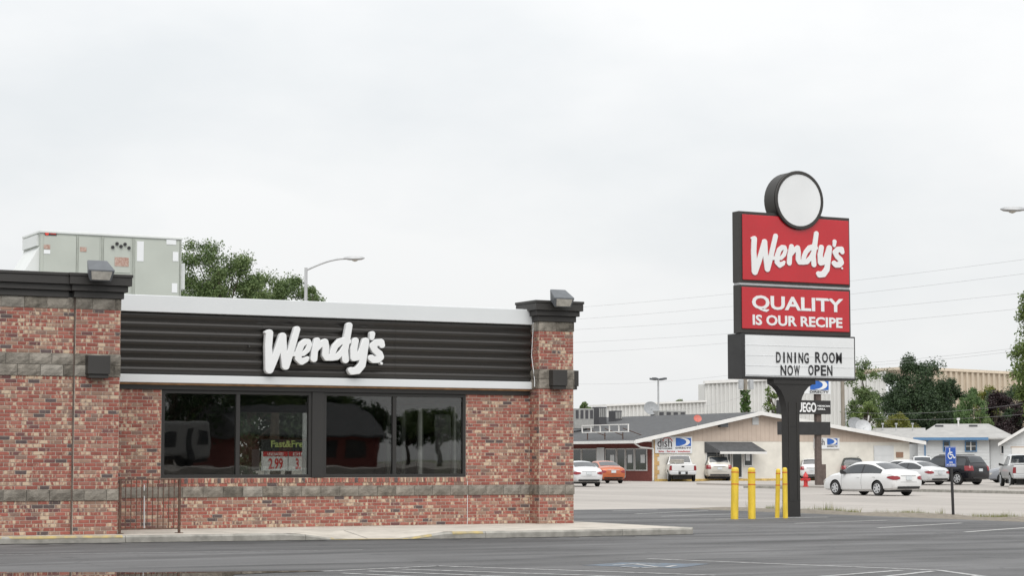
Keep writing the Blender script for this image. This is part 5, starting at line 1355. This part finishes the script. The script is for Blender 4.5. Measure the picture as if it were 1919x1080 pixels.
        MB().hexa([(mx_ - .08, s * (w * .95), zbe + .02), (mx_ + .1, s * (w * .95), zbe + .02), (mx_ + .06, s * (w + .2), zbe + .03), (mx_ - .08, s * (w + .2), zbe + .03)],
                  [(mx_ - .08, s * (w * .95), zbe + .1), (mx_ + .1, s * (w * .95), zbe + .1), (mx_ + .06, s * (w + .2), zbe + .19), (mx_ - .08, s * (w + .2), zbe + .19)]).build('mirror', pm if kind == 'sedan' and pm.name != 'paint_white_move' else M_TRIMK, t, bevel=.015)
        for xx in (mid + .12, x0 + .28 if kind != 'pickup' else mid - .3):
            (_, zb, zbe, zt, w, wr) = interp(st, xx); MB().box(xx, xx + .17, s * w * .985 - .012, s * w * .985 + .018, zbe - .16, zbe - .13).build('door_handle', pm, t)
        for xx in (mid, x1 - .02):
            (_, zb, zbe, zt, w, wr) = interp(st, xx); b = MB(); h = zbe - zb
            ys = [(w * .955, zb + .12 * h), (w, zb + .45 * h), (w * .992, zb + .72 * h), (w * .955, zbe)]
            for (y, z) in ys: b.v += [(xx, s * (y + .003), z), (xx + .012, s * (y + .003), z)]
            b.f = [(2 * i, 2 * i + 1, 2 * i + 3, 2 * i + 2) for i in range(3)]; b.build('door_seam', M_TRIMK, t)
    xr_ = st[0][0]
    if kind != 'pickup':
        for zq in ((.60, .97) if kind == 'sedan' else (.66,)):
            def f(u, v, zq=zq):
                z = zq + .010 * v; x0_ = xr0(z); y = (u * 2 - 1) * max(.3, wid(x0_ + .02, z)); return (x0_ - .004 + .02 * abs(u * 2 - 1) ** 4, y, z)
            grid(f, 14, 1, 'boot_seam', M_TRIMK)
    # bumper, plate, exhaust
    zb = K_['st'][0][1]; wz = K_['st'][1][4]
    if kind == 'pickup':
        [MB().box(xr_ - .13, xr_ + .02, a_, a_ + .62, .52, .74).build('chrome_bumper', M_RIM, t, bevel=.03) for a_ in (-.95, .33)]
        MB().box(xr_ - .11, xr_ + .02, -.33, .33, .50, .72).build('bumper_step', M_TRIMK, t, bevel=.02)
        MB().box(xr_ - .135, xr_ - .112, -.16, .16, .54, .70).build('number_plate', M_PLATE, t)
        MB().box(xr_ - .025, xr_ - .004, -.10, .10, 1.03, 1.12).build('tailgate_handle', M_TRIMK, t, bevel=.01)
        MB().box(xr_ + .10, -.95, -.84, .84, 1.278, 1.29).build('bed_cover', M_TRIMK, t)
        MB().box(xr_ - .004, xr_ + .03, -.80, -.79, .78, 1.17).box(xr_ - .004, xr_ + .03, .79, .80, .78, 1.17).box(xr_ - .004, xr_ + .02, -.79, .79, .775, .785).build('tailgate_seam', M_TRIMK, t)
    else:
        zz = .36 if kind == 'sedan' else .42
        def f(u, v):
            y = (u * 2 - 1) * (wz * .80); z = zz - .05 + .11 * v; return (xrear(abs(y), z + .04) - .014, y, z)
        grid(f, 14, 3, 'bumper_valance', M_TRIMK)
        pz_ = .78 if kind == 'sedan' else .88
        MB().box(xrear(.2, pz_) - .045, xrear(.2, pz_) - .005, -.16, .16, pz_ - .08, pz_ + .08).build('number_plate', M_PLATE, t)
        MB().box(xrear(.3, pz_ + .1) - .03, xrear(.3, pz_ + .1) + .02, -.42, .42, pz_ + .10, pz_ + .13).build('boot_trim', M_RIM if kind == 'sedan' else M_TRIMK, t, bevel=.006)
    MB().box(-1.9 if kind != 'pickup' else -2.5, 1.9, -.68, .68, .17, .3 if kind == 'sedan' else .46).build('underbody', M_TRIMK, t)
    if kind != 'sedan':
        for s in (-1, 1):
            if kind == 'suv': MB().box(-1.5, .2, s * .58 - .02, s * .58 + .02, 1.765, 1.80).build('roof_rail', M_TRIMK, t, bevel=.01)
    return t
def rot(v, a): return Vector((v.x * math.cos(a) - v.y * math.sin(a), v.x * math.sin(a) + v.y * math.cos(a), 0))
def head(x, alpha): d = ray(x, 862); d.z = 0; return rot(d.normalized(), R(alpha))
ZFC = ZF + .004
PW = paint('white', (.60, .605, .605)); PWM = paint('white_move', (.63, .635, .635)); PS = paint('silver', (.50, .51, .50), .28, .35); PO = paint('orange', (.42, .105, .035), .3, .15)
PG = paint('champagne', (.52, .50, .45), .3, .3); PB = paint('black', (.006, .006, .009), .25, coat=.15); PGN = paint('dark_green', (.035, .042, .038), .25); PGR = paint('dull_grey', (.17, .18, .20), .45); PLS = paint('pale_silver', (.60, .61, .62), .28, .2)
YV = Vector((0, 1, 0))
vehicle('sedan', 'sedan_car', 'white sedan driving along the street right of the sign pole', 'car', on_z(1633, 929.0, ZF), rot(YV, R(4)), PWM)
vehicle('pickup', 'pickup_truck', 'white pickup with chrome bumper parked tail out before the shop wall', 'pickup', on_z(1280, 903.5, ZFC), head(1280, 6), PW, rear_ref=True)
vehicle('suv', 'sport_utility_vehicle', 'champagne off roader parked by the shop entrance behind the left bollard', 'car', on_z(1349, 902.5, ZFC), head(1349, 14), PG, 1.06, rear_ref=True)
vehicle('sedan', 'sedan_car', 'orange sedan parked in front of the storefront windows', 'car', on_z(1150, 907, ZFC), head(1150, 18), PO, rear_ref=True)
vehicle('sedan', 'sedan_car', 'silver sedan half hidden behind the brick pillar', 'car', on_z(1104, 913, ZFC), head(1104, 16), PLS, rear_ref=True)
vehicle('suv', 'sport_utility_vehicle', 'white car almost wholly hidden behind the brick pillar and silver sedan', 'car', on_z(1054, 906, ZFC), head(1060, 14), PW, .95, rear_ref=True)
vehicle('suv', 'sport_utility_vehicle', 'white off roader parked right behind the pylon sign post', 'car', on_z(1522, 901.5, ZFC), head(1522, 4), PW, .95, rear_ref=True)
vehicle('suv', 'sport_utility_vehicle', 'dark green off roader with roof rails parked by the cream wall', 'car', on_z(1601, 901, ZFC), head(1601, 14), PGN, 1.0, rear_ref=True)
vehicle('sedan', 'sedan_car', 'pale silver sedan parked behind the driving white sedan', 'car', on_z(1712, 909.5, ZFC), rot(YV, R(3)), PLS)
vehicle('sedan', 'sedan_car', 'white sedan with dark side windows in the second parked row', 'car', on_z(1692, 902.5, ZFC), rot(YV, R(14)), PW, 1.05)
vehicle('suv', 'sport_utility_vehicle', 'white van facing the camera between silver sedan and black car', 'van', on_z(1728, 897, ZFC), head(1728, 184), PW, 1.06)
vehicle('suv', 'sport_utility_vehicle', 'black off roader with chrome wheels behind the blue parking sign', 'car', on_z(1778, 909, ZFC), rot(YV, R(10)), PB, 1.06)
vehicle('sedan', 'sedan_car', 'dull grey old car mostly hidden by the pickup at the right', 'car', on_z(1912, 905.5, ZFC), -RT.copy(), PGR)
vehicle('pickup', 'pickup_truck', 'white pickup with mirrors cut by the right edge of the photo', 'pickup', on_z(1931, 914, ZFC), head(1922, 9), PW, rear_ref=True)
# load in the first pickup's bed
q = on_z(1280, 903.5, ZFC) + head(1280, 6) * .9
bx = thing('crate', 'pale crate standing in the bed of the white pickup', 'crate', (q.x, q.y, ZFC + 1.29))
MB().box(q.x - .75, q.x + .05, q.y - .2, q.y + .4, ZFC + 1.29, ZFC + 1.60).build('box_side', mat('pale_crate', (.42, .40, .36), .8, var=.2), bx, bevel=.01)
for k in range(3): MB().box(q.x - .76, q.x + .06, q.y - .225, q.y - .202, ZFC + 1.31 + .1 * k, ZFC + 1.38 + .1 * k).build('slat', mat('pale_crate', (.42, .40, .36)), bx)

# ------------------------------------------------------------------ trees
def tree(name, label, base, H, R_, c0, lm, n=8000, leaf=.28, seed=1, zsq=1.0, trunk=.28, group='trees beyond the car parks', clumps=70, droop=0.0, rad_y=None, gap=.35):
    """base: ground point; crown from c0 to H, radius R_"""
    rn = random.Random(seed); t = thing(name, label, 'tree', base, rn.uniform(0, 6), group, local=True)
    cz = (c0 + H) / 2; rz = (H - c0) / 2
    cl = []
    for k in range(clumps):
        while True:
            v = Vector((rn.uniform(-1, 1), rn.uniform(-1, 1), rn.uniform(-1, 1)))
            if .12 < v.length < 1: break
        v = v.normalized() * (v.length ** .45)
        lump = .86 + .26 * math.sin(v.x * 3.1 + seed) * math.cos(v.y * 2.7 + seed * 2) + .1 * math.sin(v.z * 5 + seed)
        c = Vector((v.x * R_ * lump, v.y * R_ * lump, cz + v.z * rz * lump * .93))
        cl.append((c, rn.uniform(.14, .27) * (R_ + rz) / 2))
    tr = MB(); z = 0; p = Vector((0, 0, 0)); top = c0 + (H - c0) * .75; k = 7; pts = []
    for i in range(k + 1):
        pts.append((Vector((rn.uniform(-.12, .12) * i * .3, rn.uniform(-.12, .12) * i * .3, top * i / k)), trunk * (1 - .8 * i / k)))
    for (a, ra_), (b, rb_) in zip(pts[:-1], pts[1:]): tr.cyl(a, b, ra_, rb_, 8)
    for (c, r) in cl[:26]:
        s = pts[min(k, max(2, int((c.z * .75) / top * k)))]
        mid = (s[0] + c) / 2 + Vector((0, 0, .12 * R_)); w = s[1] * .45
        tr.cyl(s[0], mid, w, w * .6, 6); tr.cyl(mid, c, w * .6, w * .2, 5)
    tr.build('trunk', M_BARK, t)
    b = MB(); per = n // clumps
    for (c, r) in cl:
        for i in range(int(per * rn.uniform(.6, 1.4))):
            d = Vector((rn.gauss(0, 1), rn.gauss(0, 1), rn.gauss(0, .75))).normalized() * (r * rn.uniform(.25, 1.08))
            q = c + d; q.z -= droop * rn.random() * r
            nrm = (d.normalized() * .7 + Vector((rn.uniform(-1, 1), rn.uniform(-1, 1), rn.uniform(-.3, 1.2)))).normalized()
            s1 = nrm.orthogonal().normalized(); s1.rotate(Matrix.Rotation(rn.uniform(0, 6.28), 3, nrm)); s2 = nrm.cross(s1); l_ = leaf * rn.uniform(.6, 1.2)
            if droop: s1 = (s1 * .4 - UP).normalized(); s2 = nrm.cross(s1)
            b.add([q - s1 * l_ * .5, q + s2 * l_ * .3 + nrm * l_ * .08, q + s1 * l_ * .5, q - s2 * l_ * .3 + nrm * l_ * .08], [(0, 1, 2, 3)])
    me = bpy.data.meshes.new('crown'); me.from_pydata(b.v, [], b.f); me.materials.append(lm); link('crown', me, t)
    return t
L_DARK = leaf_mat('dark_green_leaf', (.022, .045, .019), (.062, .105, .042)); L_MID = leaf_mat('mid_green_leaf', (.055, .10, .028), (.165, .225, .082))
L_LIGHT = leaf_mat('light_green_leaf', (.06, .10, .022), (.17, .23, .06)); L_YEL = leaf_mat('yellow_green_leaf', (.09, .11, .018), (.25, .25, .045)); L_PUR = leaf_mat('purple_leaf', (.014, .009, .010), (.05, .028, .030))
L_WILL = leaf_mat('willow_leaf', (.05, .10, .03), (.14, .22, .08))
def tpx(x0, x1, ytop, ybot, dist, name, label, lm, seed, n=8000, leaf=.25, **kw):
    xm = (x0 + x1) / 2; c = at_d(xm, 862, dist); s = FPX / dist
    H = (862 - ytop) / s + HC - ZF; c0 = max(.8, (862 - ybot) / s + HC - ZF)
    return tree(name, label, (c.x, c.y, ZF if c.x > 36 else -.4), H, (x1 - x0) / 2 / s, c0, lm, n, leaf, seed, **kw)
tpx(318, 500, 444, 640, 92, 'leafy_tree', 'leafy green tree right behind the rooftop air conditioner', L_MID, 4, 34000, .115, clumps=110)
tpx(428, 604, 486, 660, 95, 'leafy_tree', 'lower leafy green tree behind the restaurant roof by the street lamp', L_MID, 14, 24000, .115, clumps=85)
tpx(536, 630, 526, 640, 93, 'leafy_tree', 'thin treetop just right of the street lamp behind the roof', L_MID, 15, 6000, .115, clumps=40)
tpx(1640, 1790, 664, 850, 236, 'broad_tree', 'large dark green tree with dense crown behind the bungalow', L_DARK, 9, 38000, .28, clumps=110, trunk=.5)
tpx(1735, 1822, 700, 850, 244, 'broad_tree', 'dark green tree forming the right shoulder of the dense crown', L_DARK, 19, 17000, .28, clumps=60, trunk=.4)
tpx(1588, 1655, 672, 850, 216, 'airy_tree', 'airy lighter green tree right beside the letter board', L_MID, 23, 9000, .25, clumps=50)
tpx(1600, 1650, 745, 850, 212, 'young_tree', 'bright green young tree right of the utility pole', L_LIGHT, 31, 3500, .3, clumps=40)
tpx(1648, 1724, 768, 850, 222, 'shrub_tree', 'yellow green rounded tree low behind the bungalow roof', L_YEL, 37, 8000, .22, clumps=45)
tpx(1786, 1852, 728, 850, 226, 'willow_tree', 'pale green drooping tree behind the white house', L_WILL, 41, 11000, .3, clumps=55, droop=1.6)
tpx(1822, 1880, 718, 850, 262, 'airy_tree', 'yellow green tree top in front of the beige warehouse', L_YEL, 43, 3500, .35, clumps=40)
tpx(1828, 1905, 736, 850, 236, 'purple_tree', 'dark purple leaved tree behind the house ridge', L_PUR, 47, 14000, .26, clumps=70)
tpx(1885, 1985, 730, 850, 232, 'purple_tree', 'dark purple leaved tree at the right edge above the garage', L_PUR, 53, 14000, .26, clumps=70)
tpx(1896, 2010, 540, 800, 118, 'leafy_tree', 'bright leafy tree cut by the right edge of the photo', L_LIGHT, 59, 18000, .17, clumps=80)
tpx(1815, 1870, 770, 850, 224, 'willow_tree', 'small drooping green tree beside the purple tree', L_MID, 61, 4000, .3, clumps=40, droop=.8)
tpx(1838, 1990, 722, 850, 252, 'broad_tree', 'dark green tree filling in behind the purple trees at the right edge', L_DARK, 79, 16000, .3, clumps=80)
tpx(1083, 1112, 753, 800, 250, 'far_tree', 'small distant green tree just right of the brick pillar', L_MID, 67, 2500, .4, clumps=24)
tpx(1255, 1315, 746, 800, 270, 'far_tree', 'distant green treetop behind the low warehouse wall', L_LIGHT, 71, 2500, .4, clumps=30)
tpx(1430, 1470, 725, 820, 190, 'airy_tree', 'sparse tree left of the flared sign pole', L_LIGHT, 73, 900, .3, clumps=40)

# ------------------------------------------------------------------ what shows through and in the restaurant's windows
# petrol price board far behind the restaurant, seen through the rear window
QV = 84.0
def Q(x, y, v=QV): q = on_y(x, y, v); return q.x, q.z
qb = Q(533, 862)
gs = thing('fuel_price_sign', 'petrol price board seen through the second window pane', 'price sign', (qb[0], QV, -.08))
M_GRT = mat('green_lettering', (.42, .50, .17), .6); M_DKB = mat('dark_sign_face', (.02, .022, .02), .6)
for (x0, x1, head_, val) in ((493, 539, 'UNLEADED', '2.99'), (541, 600, 'DIESEL', '3.19')):
    (xa, za), (xb, zb_) = Q(x0, 847), Q(x1, 883)
    pn = MB().box(xa, xb, QV, QV + .2, zb_, za).build('price_panel', M_PANEL, gs)
    hd_ = MB().box(xa, xb, QV - .012, QV - .001, Q(x0, 856)[1], za).build('header', M_HYD, pn)
    a = x0 + (x1 - x0) * .22; b = x0 + (x1 - x0) * (.8 if val == '2.99' else .62)
    text_mesh('price', val, M_RDT, Q(a, 870)[0], Q(b, 870)[0], Q(x0, 880)[1], Q(x0, 859.5)[1], QV - .002, .012, .02, pn)
    text_mesh('lettering', head_, M_LETTER, Q(x0 + 8, 850)[0], Q(x1 - 8, 850)[0], Q(x0, 854.5)[1], Q(x0, 849)[1], QV - .013, .01, .01, hd_)
(xa, za), (xb, zb_) = Q(493, 824), Q(600, 846.3)
dk = MB().box(xa, xb, QV, QV + .2, zb_, za).build('name_panel', M_DKB, gs)
text_mesh('lettering', 'Fast&Fresh', M_GRT, Q(508, 835)[0], Q(582, 835)[0], Q(508, 839)[1], Q(508, 826)[1], QV - .002, .012, .02, dk)
for x in (500, 593): MB().box(Q(x, 860)[0] - .06, Q(x, 860)[0] + .06, QV + .04, QV + .16, -.08, Q(x, 883)[1]).build('leg', M_GALV, gs)

# things behind the camera that the panes mirror
def refl(x, y, Yt):
    d = ray(x, y); h = CP + d * ((VR + .04) / d.y); d = Vector((d.x, -d.y, d.z)); return h + d * ((Yt - h.y) / d.y)
struct(MB().box(-60, 160, -220, -42, -.2, .9).build('rear_terrace', M_CONC))
TY = -58
a, b = refl(300, 850, TY), refl(392, 850, TY); zt_ = refl(350, 788, TY).z
tl = thing('travel_trailer', 'white travel trailer mirrored in the first window pane', 'trailer', ((a.x + b.x) / 2, TY, .9))
MB().box(a.x, b.x, TY - 2.4, TY, 1.45, zt_).build('trailer_body', mat('dull_trailer_white', (.30, .30, .295), .6, var=.1), tl, bevel=.25)
MB().box(a.x + .2, b.x - .2, TY - 2.3, TY - .1, 1.25, 1.448).build('chassis', M_BLACK, tl)
for i, (s0, s1, z0, z1) in enumerate(((.08, .30, 2.3, 3.3), (.55, .68, 1.5, 3.5), (.76, .92, 2.5, 3.3))):
    MB().box(a.x + (b.x - a.x) * s0, a.x + (b.x - a.x) * s1, TY + .005, TY + .05, z0, z1).build('trailer_window' if i != 1 else 'trailer_door', M_FARGLASS, tl, bevel=.03)
for k in (.42, .56):
    MB().cyl((a.x + (b.x - a.x) * k, TY - .3, 1.22), (a.x + (b.x - a.x) * k, TY - .02, 1.22), .32, .32, 16).build('wheel', M_TYRE, tl)
BYv = -70
a, b = refl(455, 850, BYv), refl(705, 850, BYv); zt_ = refl(560, 815, BYv).z
lb = thing('low_brick_building', 'low brick building with grey roof mirrored in the middle panes', 'building', ((a.x + b.x) / 2, BYv, .9))
MB().box(a.x, b.x, BYv - 12, BYv, .9, zt_).build('wall', M_REDBR, lb)
MB().prism([(BYv + .8, zt_), (BYv - 6, zt_ + 2.4), (BYv - 12.8, zt_), (BYv - 12.8, zt_ - .2), (BYv + .8, zt_ - .2)], 0, a.x - .6, b.x + .6).build('roof', M_SHINGLE, lb)
for k in range(4):
    u = a.x + (b.x - a.x) * (.12 + .22 * k); f = MB().box(u, u + 1.6, BYv + .002, BYv + .06, 1.6, 2.8).build('window', M_FARGLASS, lb)
for k, (x, H, r_, yy, lm) in enumerate(((320, 13, 7, -78, L_DARK), (395, 14, 6.5, -84, L_DARK), (455, 10, 5, -92, L_MID), (520, 11, 6, -96, L_DARK), (585, 9.5, 3.4, -96, L_MID), (668, 6.6, 4, -100, L_DARK), (825, 6.6, 4.5, -100, L_MID), (760, 5.8, 4.5, -104, L_DARK))):
    q = refl(x, 860, yy)
    tree('leafy_tree', ('leafy tree mirrored in the window panes, ' + ('behind the trailer', 'right of the trailer', 'left of the mullion', 'above the brick roof', 'over the brick building', 'in the third pane', 'in the rightmost pane', 'low in the fourth pane')[k]), (q.x, q.y, .9), H - .9, r_, 2.0, lm, 4500, .4, 100 + k, group='trees behind the camera', clumps=45)

# trees far behind the restaurant, seen only through its rear window
for k, (x, H, r_, dd) in enumerate(((468, 8.5, 7, 150), (540, 8.0, 7, 160), (602, 8.5, 6, 155))):
    q = at_d(x, 862, dd)
    tree('leafy_tree', 'leafy tree seen through the rear window, ' + ('left of', 'right behind', 'right of')[k] + ' the price board', (q.x, q.y, -.4), H, r_, 1.2, L_DARK, 4000, .5, 200 + k, group='trees beyond the restaurant', clumps=45)
